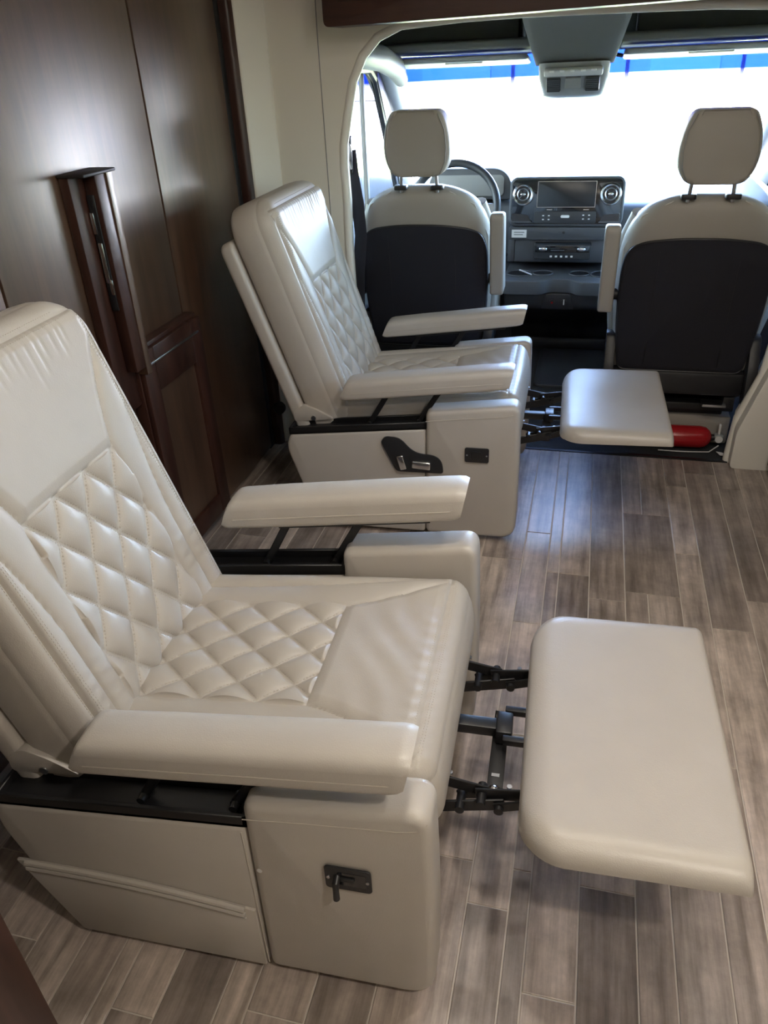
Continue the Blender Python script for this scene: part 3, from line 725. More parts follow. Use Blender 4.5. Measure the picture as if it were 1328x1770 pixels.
# side pocket of the near recliner
y = -ARM1+.004
def pocket_z(X): return .185-.052*(X+.30)+.02*math.sin((X+.75)*PI/.45)*.6
xs = [-.745+.445*i/24 for i in range(25)]
pk = MB()
pts = [(x, pocket_z(x)) for x in xs]
pk.prism(pts+[(-.300, .022), (-.662, .022)], 'Y', y-.005, y+.002, .0022, 2, ang=40)
pk = pk.build('side_pocket', 'vinyl', near)
for dz in (.0, -.013, -.024):
    MB().tube([(x, y-.0052, pocket_z(x)+dz-.003) for x in xs if -.736 < x < -.303], .0062 if dz > -.02 else .002, 8).build('hem', 'vinyl', pk)
MB().tube([(-.297, -ARM1+.0045, .025+.36*i/6) for i in range(7)], .0014, 6).build('seam', 'thread', near)
MB().cyl((-.277, -ARM1-.0002, .300), (-.277, -ARM1+.001, .300), .0045, 12).build('snap', 'whiteplastic', near)
# switch panel of the far recliner
e = empty("switch_panel"); e.parent = far; e.location.z = .012; y = -ARM1
o = round_poly([(-.432, .338), (-.418, .358), (-.370, .356), (-.325, .305), (-.258, .300), (-.236, .280), (-.232, .238), (-.385, .236)], [.010, .012, .022, .03, .02, .02, .01, .014], 6)
MB().prism(o, 'Y', y-.002, y-.008+.0, .002, 2, ang=40).build('plate', 'blackplastic', e)
m_ = Matrix.Translation((-.365, y-.012, .272)) @ Matrix.Rotation(math.radians(-14), 4, 'Y')
MB().box(-.011, .011, -.006, .006, -.025, .025, .004, 3, m_).build('back_switch', 'chrome', e)
m_ = Matrix.Translation((-.302, y-.012, .266)) @ Matrix.Rotation(math.radians(4), 4, 'Y')
MB().box(-.030, .030, -.006, .006, -.013, .013, .004, 3, m_).build('seat_switch', 'chrome', e)
e2 = empty('release_latch'); e2.parent = far
MB().prism(rrect(-.165, -.090, .296, .346, .006), 'Y', y-.002, y-.007, .002).build('bezel', 'blackplastic', e2)
MB().prism(rrect(-.147, -.110, .304, .336, .008), 'Y', y-.007, y-.012, .003).build('knob', 'black', e2)
for X in (-.158, -.097): MB().cyl((X, y-.007, .321), (X, y-.0082, .321), .0028, 8).build('screw', 'steel', e2)

# ================================================================== THE CAB
# ---- floor covering
fm = MB().box(-1.0, .80, 2.826, 3.50, -.05, -.004).build('cab_carpet', 'carpet'); tag(fm, 'black carpet strip between the plank floor and the cab', 'carpet')
MB().box(-.86, .592, 2.822, 2.842, -.006, .003, .002).build('edge_strip', 'black', fm)
rm = empty('rubber_mat', (-.05, 3.55, -.03)); tag(rm, 'black rubber floor mat in front of the dashboard console', 'mat')
MB().box(-1.0, .85, -.05, 1.0, -.03, .005, .004).build('mat', 'rubber', rm)
MB().prism(rrect(-.15, .19, .0, .53, .03), 'Z', .005, .022, .006).build('raised_panel', 'rubber', rm)
MB().box(-.22, .22, .555, .585, .005, .022, .006).build('ridge', 'rubber', rm)

# ---- driver's door and window
def door(n, xi, sx, label):
    d = MB()
    d.box(min(xi, xi+sx*.08), max(xi, xi+sx*.08), YB1, 4.35, -.10, .80, .01)
    d.box(min(xi, xi+sx*.08), max(xi, xi+sx*.08), YB1, 3.03, .80, 1.60, .0)
    d.box(min(xi, xi+sx*.08), max(xi, xi+sx*.08), 3.03, 4.1, 1.355, 1.60, .0)
    d = d.build('door_%d' % n, 'greyplastic'); tag(d, label, kind='structure')
    fr = MB()
    fr.tube([(xi+sx*.02, y, z) for y, z in ((3.05, .80), (3.05, 1.25), (3.09, 1.33), (3.18, 1.352), (3.62, 1.345), (3.72, 1.30), (4.07, .80))], .018, 8).build('window_frame', 'blackplastic', d)
    MB().box(xi+sx*.02-.012, xi+sx*.02+.012, 3.485, 3.51, .80, 1.35, .004).build('divider_bar', 'greyplastic', d)
    MB().box(min(xi, xi-sx*.06), max(xi, xi-sx*.06), 3.1, 4.0, .52, .60, .02, 3).build('armrest', 'dashgrey', d)
    w = MB().prism([(3.04, .80), (4.09, .80), (3.72, 1.31), (3.60, 1.355), (3.16, 1.358), (3.04, 1.26)], 'X', xi+sx*.018, xi+sx*.022).build('window_%d' % (n+4), 'doorglass', sharp=0)
    tag(w, ('driver' if sx < 0 else 'passenger')+' door window glass', kind='structure')
    tri = MB().prism([(4.09, .80), (4.40, .80), (3.72, 1.36), (3.70, 1.31)], 'X', min(xi, xi+sx*.06), max(xi, xi+sx*.06), .004).build('pillar_gusset', 'blackplastic', d)
door(1, -.955, -1, 'grey driver door with its window to the left of the cab')
door(2, .775, 1, 'grey passenger door on the right of the cab')
# ---- A pillars
for k, (xi, sx, lab) in enumerate(((-.955, -1, 'grey windscreen pillar on the driver side'), (.775, 1, 'grey windscreen pillar on the passenger side'))):
    p = MB(); a = Vector((xi+sx*.0, 3.70, 1.42)); b = Vector((xi-sx*.0, 4.52, .84))
    p.tube([a, a.lerp(b, .3), a.lerp(b, .7), b], [.055, .05, .05, .055], 10); p = p.build('trim_%d' % (5+k), 'lightgrey'); tag(p, lab, kind='structure')
    if sx < 0:
        g = empty('grab_handle', (xi+.065, 3.46, 1.345)); tag(g, 'rounded pale grey grab pad above the driver window', 'handle')
        MB().tube([(.0, -.42, .045), (.02, -.3, .05), (.035, -.1, .04), (.045, .1, .005), (.045, .22, -.045)], [.03, .042, .046, .044, .03], 14).build('pad', 'lightgrey', g)
# ---- windscreen
def windscreen():
    nx, nz = 24, 10; vs = []; fs = []
    for j in range(nz+1):
        t = j/nz
        for i in range(nx+1):
            a = -1+2*i/nx; hw = .90+.08*(1-t); x = -.10+hw*a
            y = 4.62-.74*t-.16*a*a; z = .82+.56*t
            vs.append((x, y, z))
    w = nx+1
    for j in range(nz):
        for i in range(nx): fs.append((j*w+i, j*w+i+1, (j+1)*w+i+1, (j+1)*w+i))
    me = bpy.data.meshes.new('window_1'); me.from_pydata(vs, [], fs); me.update()
    o = link('window_1', me, 'wsglass', None, 60); tag(o, 'wide windscreen with a blue shade band along its top', kind='structure')
windscreen()
# ---- roof of the cab with storage shelf
hl = MB(); hl.box(-1.05, .87, YB1, 4.05, 1.60, 1.64)
hl.box(-1.05, .87, 3.95, 4.02, 1.37, 1.60)
hl = hl.build('headliner', 'headliner'); tag(hl, 'dark grey cab headliner above the windscreen', 'headliner')
MB().box(-1.05, -.345, 3.62, 3.95, 1.40, 1.60).build('shelf_back', 'headliner', hl); MB().box(.115, .87, 3.62, 3.95, 1.40, 1.60).build('shelf_back', 'headliner', hl)
sh = MB()
sh.prism(round_poly([(3.52, 1.397), (3.52, 1.428), (3.56, 1.432), (3.92, 1.40), (3.92, 1.375)], [.01, .012, .01, 0, 0]), 'X', -.955, -.28, .004)
sh.build('shelf_lip', 'headgrey', hl)
MB().prism(round_poly([(3.52, 1.397), (3.52, 1.428), (3.56, 1.432), (3.92, 1.40), (3.92, 1.375)], [.01, .012, .01, 0, 0]), 'X', .06, .775, .004).build('shelf_lip', 'headgrey', hl)
MB().box(-.955, -.90, 2.92, 3.5, 1.455, 1.60, .02).build('side_cheek', 'headliner', hl)
for x0, x1, lab in ((-.85, -.30, 'pale grey sun visor above the driver seat, folded up'), (.07, .66, 'pale grey sun visor above the passenger seat, folded up')):
    e = empty('sun_visor', ((x0+x1)/2, 3.66, 1.345)); tag(e, lab, 'visor', 'sun visors'); h = (x1-x0)/2
    MB().prism(rrect(-h, h, -.10, .12, .03), 'Z', -.011, .011, .008, 3, fn=lambda x, y, z: (x, y, z+.012-.10*y)).build('flap', 'lightgrey', e)
    MB().box(-h*.2, h*.35, -.106, -.098, .004, .010, .001).build('mirror_tab', 'white', e)
    MB().cyl((-h, .10, .005), (-h-.03, .10, .01), .008, 10).build('pivot', 'blackplastic', e)
# overhead console
e = empty('overhead_console', (-.115, 3.5, 1.36)); tag(e, 'grey overhead console with map lamps between the sun visors', 'console')
def loft(secs, name, mat, parent, sharp=45):
    n = len(secs[0]); vs = [v for s in secs for v in s]; fs = []
    for i in range(len(secs)-1):
        for j in range(n): fs.append((i*n+j, i*n+(j+1) % n, (i+1)*n+(j+1) % n, (i+1)*n+j))
    fs += [tuple(range(n)), tuple((len(secs)-1)*n+j for j in range(n))]
    return MB()._new(vs, fs).build(name, mat, parent, sharp)
def csec(hw, y0, y1, z, r=.03): return [(x, y, z) for x, y in rrect(-hw, hw, y0, y1, r)]
loft([csec(.215, -.22, .36, .236), csec(.195, -.12, .37, .12), csec(.165, -.03, .38, .02), csec(.150, .03, .38, -.03)], 'housing', 'headgrey', e)
loft([[(x, y, z-.1*y) for x, y, z in csec(.138, .0, .26, -.02, .04)], [(x, y, z-.1*y) for x, y, z in csec(.135, .02, .25, -.07, .05)], [(x, y, z-.1*y) for x, y, z in csec(.118, .06, .22, -.128, .05)], [(x, y, z-.1*y) for x, y, z in csec(.095, .08, .2, -.137, .05)]], 'lamp_unit', 'lightgrey', e)
def lu(y_off=0):   # rear face of lamp unit as sloping frame
    return Matrix.Translation((0, .028+y_off, -.092)) @ Matrix.Rotation(math.radians(36), 4, 'X')
MB().box(-.112, .112, -.012, .008, .034, .066, .008, 3, lu()).build('lens', 'lens', e)
for sx in (-1, 1):
    g = MB().box(sx*.075-.028, sx*.075+.028, -.010, .004, -.034, .026, .006, 2, lu()).build('grille', 'dashgrey', e)
    for k in range(7): MB().box(sx*.075-.024, sx*.075+.024, -.0115, -.009, -.029+k*.0085, -.026+k*.0085, 0, 1, lu()).build('slat', 'dashdark', g)
MB().box(-.030, .030, -.008, .004, -.020, .026, .003, 2, lu()).build('centre_button', 'greyplastic', e)
for k in range(5): MB().box(-.082+k*.04-.010, -.082+k*.04+.010, -.016, -.010, .058, .068, .002, 1, lu()).build('switch', 'whiteplastic', e)

# ---- dashboard
D = empty('dashboard', (-.112, 3.75, 0)); tag(D, 'dark grey dashboard with centre screen and round vents', 'dashboard')
prof = round_poly([(.12, .40), (.12, .53), (.03, .55), (.02, .62), (.02, .72), (.06, .775), (.20, .79), (.62, .80), (.86, .80), (.86, .40)], [.0, .01, .01, .03, .03, .04, .06, .1, .02, 0], 5)
MB().prism(prof, 'X', -.83, .87, .01).build('body', 'dashgrey', D)
MB().prism([(.40, .40), (.42, -.02), (.5, -.02), (.5, .40)], 'X', -.83, .87).build('lower_panel', 'dashdark', D)
# centre fascia, leaning slightly back
tl = math.radians(-10); FM = Matrix.Translation((.0, -.055, .80)) @ Matrix.Rotation(tl, 4, 'X')
def fbox(x0, x1, y0, y1, z0, z1, bev, name, mat, par, seg=2): return MB().box(x0, x1, y0, y1, z0, z1, bev, seg, FM).build(name, mat, par)
def fpr(out, y0, y1, bev, name, mat, par): return MB().prism(out, 'Y', y0, y1, bev, 2, fn=lambda x, y, z: FM @ Vector((x, y, z)), ang=40).build(name, mat, par)
fa = fpr(rrect(-.250, .250, -.105, .105, .035), .0, .16, .010, 'fascia', 'dashgrey', D)
fpr(rrect(-.240, .240, -.092, .094, .028), -.003, .004, .002, 'fascia_face', 'piano', fa)
sc_ = fpr(rrect(-.125, .125, -.022, .082, .006), -.006, .0, .001, 'screen', 'screen', fa)
for a, b, c_, d_ in ((-.127, .127, .082, .0835), (-.127, .127, -.0235, -.022), (-.127, -.1255, -.022, .082), (.1255, .127, -.022, .082)): fbox(a, b, -.007, -.002, c_, d_, 0, 'screen_edge', 'steel', sc_)
for sx in (-1, 1):
    c = Vector((sx*.190, -.008, .030)); v = empty('air_vent'); v.parent = D
    MB().tube([FM @ (c+Vector((.040*math.cos(a), 0, .040*math.sin(a)))) for a in [2*PI*k/32 for k in range(32)]], .0065, 8, True).build('ring', 'chrome', v)
    MB().tube([FM @ (c+Vector((0, .006, 0))), FM @ (c+Vector((0, .0, 0)))], .037, 28).build('vent_face', 'blackplastic', v)
    MB().tube([FM @ (c+Vector((.024*math.cos(a), -.003, .024*math.sin(a)))) for a in [2*PI*k/28 for k in range(28)]], .0028, 6, True).build('inner_ring', 'steel', v)
    for k in range(4): MB().tube([FM @ (c+Vector((.008*math.cos(a), -.004, .008*math.sin(a)))) for a in (PI/4+k*PI/2,)]+[FM @ (c+Vector((.035*math.cos(PI/4+k*PI/2), -.002, .035*math.sin(PI/4+k*PI/2))))], .0022, 6).build('vane', 'dashgrey', v)
    MB().sphere(FM @ (c+Vector((0, -.006, 0))), (.012, .006, .007), 14, 8).build('knob', 'chrome', v)
    fpr(round_poly([(sx*.235, -.085), (sx*.150, -.085), (sx*.165, -.055), (sx*.235, -.048)], .008), -.004, -.002, .0, 'pocket_recess', 'blackplastic', fa)
    fpr(round_poly([(sx*.238, -.088), (sx*.145, -.088), (sx*.15, -.082), (sx*.238, -.082)], .002), -.016, .0, .001, 'pocket_lip', 'dashgrey', fa)
fpr(rrect(-.135, .135, -.090, -.040, .006), -.008, .0, .002, 'button_strip', 'dashdark', fa)
fpr(rrect(-.018, .020, -.068, -.056, .005), -.012, -.006, .002, 'hazard_button', 'whiteplastic', fa)
for x, z in ((-.095, -.058), (-.070, -.058), (-.095, -.074), (-.070, -.074), (.080, -.056), (.105, -.056), (.080, -.072), (.105, -.072)): fbox(x-.004, x+.004, -.0095, -.007, z-.0022, z+.0022, 0, 'button_mark', 'whiteplastic', fa)
for x in (-.070, .090): fbox(x-.012, x+.012, -.0035, -.0015, -.0345, -.0315, 0, 'print', 'steel', fa)
fbox(-.012, .012, -.0075, -.005, -.0345, -.0305, 0, 'print', 'steel', fa) if False else None
# panel with the sticker
MB().prism(rrect(-.245, .235, .640, .694, .006), 'Y', -.075, .03, .004).build('sticker_panel', 'dashgrey', D)
stk = MB().box(-.232, -.165, -.0765, -.0748, .650, .684, .0).build('sticker', 'white', D)
for k in range(2): MB().box(-.222, -.175-.006*k, -.0772, -.0764, .671-.010*k, .675-.010*k).build('print', 'greyplastic', stk)
MB().cyl((.0, -.078, .672), (.0, -.074, .672), .006, 12).build('key_slot', 'blackplastic', D)
# climate strip
cl = MB().prism(rrect(-.127, .127, .560, .625, .008), 'Y', -.105, .03, .006).build('climate_panel', 'dashdark', D)
MB().box(-.120, .120, -.107, -.104, .592, .620, .001).build('climate_face', 'piano', cl)
for x in (-.085, .085): MB().sphere((x, -.108, .606), (.019, .006, .010), 16, 8).build('rocker', 'chrome', cl)
MB().box(-.05, .01, -.1085, -.1065, .600, .603).build('print', 'dashgrey', cl)
for k in range(5): MB().box(-.048+k*.023-.005, -.048+k*.023+.005, -.1075, -.1045, .570, .578, .001).build('button', 'whiteplastic', cl)
for x0, x1 in ((-.25, -.22), (-.218, .235)): MB().box(x0, x1, -.045, .03, .535, .638, .003).build('knee_panel', 'dashgrey', D)
# cup holder tray
tr = MB()
out = round_poly([(-.250, .10), (-.250, -.245), (-.235, -.265), (-.075, -.265), (-.045, -.215), (.055, -.215), (.085, -.265), (.245, -.265), (.262, -.245), (.262, .10)], [.0, .03, .02, .03, .03, .03, .03, .03, .02, 0], 5)
tr.prism(out, 'Z', .440, .500, .010, 3, ang=40); tray = tr.build('cup_tray', 'dashgrey', D)
for x, y, r in ((-.185, -.125, .055), (-.078, -.115, .044), (.085, -.115, .044), (.190, -.120, .055)):
    c = empty('cup_holder'); c.parent = D
    MB().tube([(x+r*math.cos(a), y+r*math.sin(a), .502) for a in [2*PI*k/30 for k in range(30)]], .0035, 8, True).build('rim', 'dashgrey', c)
    MB().cyl((x, y, .5005), (x, y, .502), r-.001, 30).build('well', 'blackplastic', c)
MB().prism(round_poly([(-.05, .40), (.20, .40), (.20, .455), (-.05, .455)], .004), 'Y', -.02, .02, 0).build('recess', 'blackplastic', D) if False else None
lc = MB().prism(round_poly([(.40, -.02), (.32, .14), (.0, .30), (-.205, .36), (-.205, .445), (.5, .445), (.5, -.02)], [0, .06, .08, .03, 0, 0, 0]), 'X', -.245, .258, .012).build('lower_console', 'dashdark', D)
MB().prism(round_poly([(-.075, .365), (.075, .365), (.055, .438), (-.055, .438)], .012), 'Y', -.222, -.19, .006).build('socket_pod', 'blackplastic', D)
s1 = MB().cyl((-.024, -.228, .398), (-.024, -.22, .398), .013, 18).build('socket', 'black', D)
MB().cyl((-.024, -.2295, .398), (-.024, -.228, .398), .0045, 10).build('indicator', 'red', s1)
s2 = MB().cyl((.028, -.228, .400), (.028, -.22, .400), .013, 18).build('socket', 'black', D)
MB().box(.026, .031, -.234, -.227, .390, .414, .001).build('plug', 'whiteplastic', s2)
MB().box(-.245, .258, .34, .42, -.02, .05, .02).build('toe_ledge', 'dashdark', D)
# crumpled white tag in the left cup holder
e = empty('cup_card', (-.112-.158, 3.75-.165, .506)); tag(e, 'white paper tag lying in the left cup holder', 'tag')
m_ = Matrix.Rotation(math.radians(38), 4, 'Z') @ Matrix.Rotation(math.radians(22), 4, 'Y')
MB().prism(round_poly([(-.035, -.012), (.03, -.016), (.036, .010), (-.03, .014)], .006), 'Z', .008, .012, .001, fn=lambda x, y, z: m_ @ Vector((x, y, z+.004*math.sin(x*120)))).build('card', 'white', e)
MB().cyl((-.002, 0, .010), (-.002, 0, .0165), .006, 12).build('button', 'greyplastic', e)
# instrument binnacle
e = MB().prism(round_poly([(-.76, .792), (-.36, .792), (-.37, .89), (-.42, .93), (-.70, .93), (-.75, .89)], [.02, .02, .03, .04, .04, .03]), 'Y', 3.80, 4.05, .01).build('instrument_cluster', 'dashgrey')
tag(e, 'grey instrument cluster behind the steering wheel', 'instrument cluster')
MB().prism(rrect(-.72, -.40, .81, .90, .02), 'Y', 3.796, 3.803, .001).build('display', 'greyplastic', e)
# steering wheel
e = empty('steering_wheel', (-.585, 3.50, .805)); tag(e, 'black leather steering wheel ahead of the driver seat', 'steering wheel')
e.rotation_euler = (math.radians(-24), 0, 0); Rw = .190
MB().tube([(Rw*math.cos(a), 0, Rw*math.sin(a)) for a in [2*PI*k/48 for k in range(48)]], .0165, 12, True).build('rim', 'dashdark', e)
MB().prism(round_poly([(-.075, -.06), (.075, -.06), (.085, .03), (.05, .06), (-.05, .06), (-.085, .03)], .025), 'Y', -.03, .02, .012, 3).build('hub', 'dashdark', e)
for a in (0, PI, 1.5*PI):
    MB().bar((.07*math.cos(a), -.005, .07*math.sin(a)), ((Rw-.005)*math.cos(a), 0, (Rw-.005)*math.sin(a)), .042, .018, (0, 1, 0), .004).build('spoke', 'greyplastic', e)
MB().cyl((0, .02, 0), (0, .22, -.01), .035, 18).build('column', 'blackplastic', e)

# ---- cab seats
RL = .17      # recline: y per z below the top
def seat_parts(root, side):
    def rec(x, y, z): return (x, y+(.97-z)*RL, z)
    def rec2(x, y, z):        # crowned rear face
        return (x, y+(.97-z)*RL+(.045*(abs(x)/.26)**2.2 if y < .06 else 0), z)
    def shell(outl):
        cz = .66; n = len(outl); vs = []; fs = []
        rings = [(.10, 0), (.3, 0), (.5, 0), (.68, 0), (.80, .001), (.88, .005), (.94, .014), (.98, .028), (1, .05), (1, .09), (.98, .11), (.93, .125), (.8, .13), (.4, .13)]
        for f_, y in rings:
            for p, q in outl: vs.append(rec2(p*f_, y, cz+(q-cz)*f_) if y < .06 else (p*f_, y+(.97-(cz+(q-cz)*f_))*RL+.045*(abs(p*f_)/.26)**2.2*.6, cz+(q-cz)*f_))
        for k in range(len(rings)-1):
            for j in range(n): fs.append((k*n+j, k*n+(j+1) % n, (k+1)*n+(j+1) % n, (k+1)*n+j))
        fs += [tuple(range(n)), tuple((len(rings)-1)*n+j for j in range(n))]
        return MB()._new(vs, fs).build('backrest', 'cabvinyl', root, 60)
    out = round_poly([(-.235, .34), (-.262, .55), (-.262, .80), (-.215, .922), (-.10, .974), (.10, .974), (.215, .922), (.262, .80), (.262, .55), (.235, .34)], [.04, .1, .09, .09, .06, .06, .09, .09, .1, .04], 7)
    bk = shell(out)
    # fuller side bolsters facing forward
    for sx in (-1, 1):
        MB().tube([rec(sx*.225, .13, .42), rec(sx*.232, .15, .60), rec(sx*.228, .145, .78), rec(sx*.20, .12, .90)], [.04, .055, .05, .035], 12).build('bolster', 'cabvinyl', bk)
        MB().tube([rec2(sx*x, .02, z) for x, z in ((.225, .37), (.248, .55), (.248, .79), (.200, .905), (.11, .955))], .002, 6).build('seam', 'thread', bk)
    pout = round_poly([(-.226, .335), (-.252, .55), (-.250, .760), (-.215, .818), (-.08, .838), (.08, .838), (.215, .818), (.250, .760), (.252, .55), (.226, .335)], [.03, .1, .07, .06, .06, .06, .06, .07, .1, .03], 7)
    def crowned(outl, y0, y1, name, mat):
        # fan of inset rings so the crown follows the rear of the backrest
        cz = sum(q for _, q in outl)/len(outl); n = len(outl); vs = []; fs = []; ks = [1.0, .985, .93, .84, .72, .58, .42, .25, .1]
        for k, f_ in enumerate(ks):
            for p, q in outl: vs.append(rec2(p*f_, y0+(.006 if k == 0 else 0), cz+(q-cz)*f_))
        for k in range(len(ks)-1):
            for j in range(n): fs.append((k*n+j, k*n+(j+1) % n, (k+1)*n+(j+1) % n, (k+1)*n+j))
        fs.append(tuple((len(ks)-1)*n+j for j in range(n)))
        m = len(vs); vs += [rec2(p, y1, q) for p, q in outl]
        fs += [(j, (j+1) % n, m+(j+1) % n, m+j) for j in range(n)]+[tuple(m+j for j in range(n))]
        return MB()._new(vs, fs).build(name, mat, root, 50)
    bp = crowned(pout, -.012, .05, 'back_panel', 'blackcloth')
    for x in (-.13, .13): MB().tube([rec2(x, -.0105, z) for z in (.36, .5, .65, .80)], .0015, 6).build('seam', 'blackplastic', bp)
    MB().tube([rec2(x, -.008, z) for x, z in [(a*.98, b) for a, b in pout]], .004, 6, True).build('piping', 'blackplastic', bp)
    # headrest
    hd = empty('headrest'); hd.parent = root
    ho = round_poly([(-.088, .0), (-.116, .045), (-.122, .10), (-.112, .165), (-.088, .215), (.088, .215), (.112, .165), (.122, .10), (.116, .045), (.088, .0)], [.03, .03, .05, .05, .022, .022, .05, .05, .03, .03], 6)
    hp = MB().prism(ho, 'Y', -.045, .060, .032, 5, fn=lambda x, y, z: (x, y-.012+.025*(abs(x)/.12)**2+(.03*max(0, .5-z/.215) if y < 0 else 0), z+1.012), ang=40).build('pad', 'cabvinyl', hd, 60)
    for sx in (-1, 1):
        MB().tube([(sx*x, y, z+1.012) for x, y, z in ((.082, -.05, .205), (.104, -.047, .155), (.110, -.044, .10), (.104, -.036, .05), (.085, -.028, .010))], .0016, 6).build('seam', 'greyplastic', hp)
        MB().cyl((sx*.068, .015, .955), (sx*.064, .005, 1.03), .0065, 12).build('post', 'steel', hd)
        MB().prism(rrect(sx*.068-.024, sx*.068+.024, -.008, .035, .01), 'Z', .965, .981, .003).build('post_sleeve', 'blackplastic', hd)
    # inboard armrest folded up against the back
    x = side*.293
    ar = MB().prism(round_poly([(.035, .575), (.125, .585), (.055, .885), (-.025, .885)], [.012, .015, .03, .03], 6), 'X', x-.026, x+.026, .010, 3, ang=40).build('armrest', 'cabvinyl', root)
    MB().cyl((side*.24, .13, .62), (side*.275, .13, .62), .02, 14).build('pivot', 'blackplastic', ar)
    # cushion, frame and pedestal
    MB().prism(round_poly([(.16, .33), (.14, .43), (.60, .47), (.64, .40), (.60, .33)], [.02, .03, .05, .04, .03]), 'X', -.25, .25, .03, 3).build('cushion', 'cabvinyl', root)
    MB().box(-.24, .24, .12, .58, .24, .335, .015).build('seat_frame', 'blackplastic', root)
    for sx in (-1, 1):
        MB().prism(round_poly([(.05, .20), (.12, .20), (.16, .34), (.20, .47), (.14, .47), (.09, .36)], .02), 'X', sx*.255-.018, sx*.255+.018, .006).build('recliner_cover', 'blackplastic', root)
        MB().box(sx*.20-.02, sx*.20+.02, .12, .56, .195, .24, .003).build('slide_rail', 'black', root)
    MB().box(-.23, .23, .16, .56, .165, .195, .004).build('swivel_plate', 'black', root)
    MB().box(-.20, .20, .205, .55, .132, .165, .006).build('pedestal', 'blackplastic', root)
    MB().box(-.235, .235, .190, .56, .013, .132, .010).build('pedestal_box', 'cabvinyl', root)
dr = empty('captain_chair', (-.622, 2.94, 0)); seat_parts(dr, 1); tag(dr, 'cream cab seat with black back in front of the steering wheel', 'seat', 'cab seats')
pa = empty('captain_chair', (.372, 2.80, -.015)); seat_parts(pa, -1); tag(pa, 'cream cab seat with black back beside the fire extinguisher', 'seat', 'cab seats')
tagp = MB().box(-.105, -.02, .10, .155, .205, .215, .002).build('label_plate', 'steel', pa); tagp.location = (.21, .0, .0)
# passenger side seat belt and dark cover by the seat
e = empty('seat_belt', (.69, 3.02, 0)); tag(e, 'black seat belt hanging beside the passenger seat', 'seat belt')
MB().tube([(.03, .02, .0), (.0, .0, .12), (-.05, -.01, .30), (.0, .0, .50), (.05, .0, .80), (.06, .0, 1.1)], .003, 8, flat=8).build('strap', 'blackcloth', e)
MB().box(-.035, .015, -.02, .01, .04, .12, .006).build('buckle', 'blackplastic', e)
MB().box(-.04, -.01, -.024, -.018, .075, .125, .002).build('belt_label', 'white', e)
e = empty('seat_belt', (-.882, 2.945, 0)); tag(e, 'black seat belt hanging from the pillar behind the driver seat', 'seat belt')
MB().tube([(.0, .015, 1.10), (.006, .01, 1.03), (.024, .0, .92), (.03, .0, .80), (.012, .0, .66), (.0, .01, .45), (-.01, .02, .05)], .003, 8, flat=8).build('strap', 'blackcloth', e)
MB().box(-.012, .014, -.012, .02, 1.02, 1.15, .008, 3).build('anchor_cover', 'blackplastic', e)
MB().tube([(.0, -.012, 1.135), (.012, -.016, 1.11), (.004, -.016, 1.07), (.012, -.014, 1.04)], .006, 8).build('guide_loop', 'chrome', e)

# ---- fire extinguisher lying on the carpet
e = empty('fire_extinguisher', (.44, 2.94, .046)); tag(e, 'red fire extinguisher lying on the black carpet', 'fire extinguisher')
e.rotation_euler = (0, 0, math.radians(2))
MB().tube([(-.20, 0, 0), (-.195, 0, 0), (-.18, 0, 0), (.055, 0, 0), (.075, 0, 0), (.09, 0, 0), (.098, 0, 0)], [.02, .036, .044, .044, .040, .028, .014], 28).build('cylinder', 'red', e)
MB().cyl((.098, 0, 0), (.112, 0, 0), .013, 16).build('neck', 'blackplastic', e)
v = MB(); v.box(.108, .142, -.012, .012, -.014, .016, .004); v = v.build('valve', 'lightgrey', e)
MB().cyl((.125, -.012, .0), (.125, -.020, .0), .014, 18).build('gauge', 'whiteplastic', v)
MB().bar((.125, 0, .014), (.124, 0, .055), .008, .012, (0, 1, 0), .002).build('lever', 'whiteplastic', v)
MB().tube([(-.10+.1*k*.5, -.05-.004*math.sin(k), -.042) for k in range(4)]+[(.09, -.048, -.041), (.125, -.03, -.02)], .0022, 6).build('cord', 'whiteplastic', e)
MB().prism([(.118, -.042), (.140, -.050), (.155, -.075), (.128, -.072)], 'Z', -.042, -.040, 0).build('paper_tag', 'white', e)

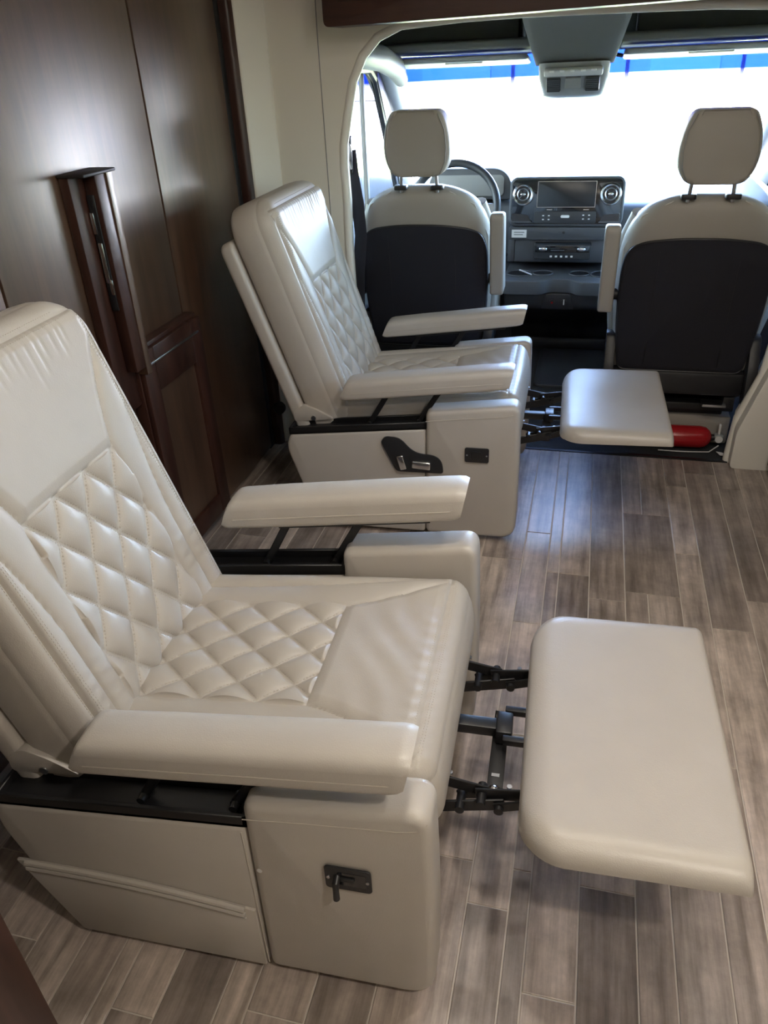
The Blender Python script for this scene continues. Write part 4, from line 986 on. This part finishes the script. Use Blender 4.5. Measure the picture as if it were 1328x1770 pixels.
# ================================================================== OUTSIDE
g = MB().box(-120, 120, -40, 160, -.72, -.65).build('ground', 'concrete'); tag(g, 'pale sunlit concrete yard outside', kind='structure')
gr = MB().box(-60, -3.4, -6, 75, -.652, -.64).build('grass_strip', 'grass'); tag(gr, 'yellow green grass left of the van', 'grass', kind='stuff')
gr2 = MB().box(3.5, 40, -20, 13, -.652, -.64).build('grass_strip', 'grass'); tag(gr2, 'green grass on the right side of the van', 'grass', kind='stuff')
gr3 = MB().box(-3.3, 3.4, 6.5, 22, -.652, -.64).build('grass_strip', 'lawn'); tag(gr3, 'sunlit lawn ahead of the windscreen', 'grass', kind='stuff')
# long pale building beyond the yard
B = empty('warehouse', (0, 40, -.65)); tag(B, 'long pale metal building across the yard', 'building'); B.rotation_euler = (0, 0, math.radians(12))
MB().box(-14, 40, 0, 8, 0, 6).build('wall', 'bwhite', B)
for k in range(9):
    x = -9+k*5
    MB().box(x-.07, x+.07, -.05, .0, 0, 6).build('joint', 'bgrey', B)
    if k % 2 == 0: MB().box(x+1, x+4, -.06, .0, .6, 4).build('door_panel', 'white', B)
MB().box(-14, 40, -.08, 0, 0, .07).build('plinth', 'bgrey', B)
MB().box(-12.5, -11, -.10, 0, 1.2, 2.6).build('sign', 'pink', B)
e = empty('lamp_post', (12.2, 33, -.65)); tag(e, 'thin blue lamp post in front of the pale building', 'lamp post')
MB().cyl((0, 0, 0), (0, 0, 7), .10, 10).build('pole', 'blue', e); MB().box(-.3, .3, -.3, .3, 0, .3, .02).build('footing', 'bgrey', e)
for k, (x, y, s_) in enumerate(((-9.9, 36, 1.0), (-9.0, 36.4, .7), (-10.9, 37, 1.2))):
    e = empty('drum_stack', (x, y, -.65)); tag(e, ('blue drum left of the windscreen view, middle one', 'smallest blue drum at the left of the windscreen view', 'tallest blue drum at the far left of the windscreen view')[k], 'drum', 'blue drums')
    MB().cyl((0, 0, 0), (0, 0, 1.6*s_), .3, 16, .03).build('body', 'blue', e); MB().cyl((0, 0, 1.6*s_), (0, 0, 1.68*s_), .2, 16).build('lid', 'blue', e)
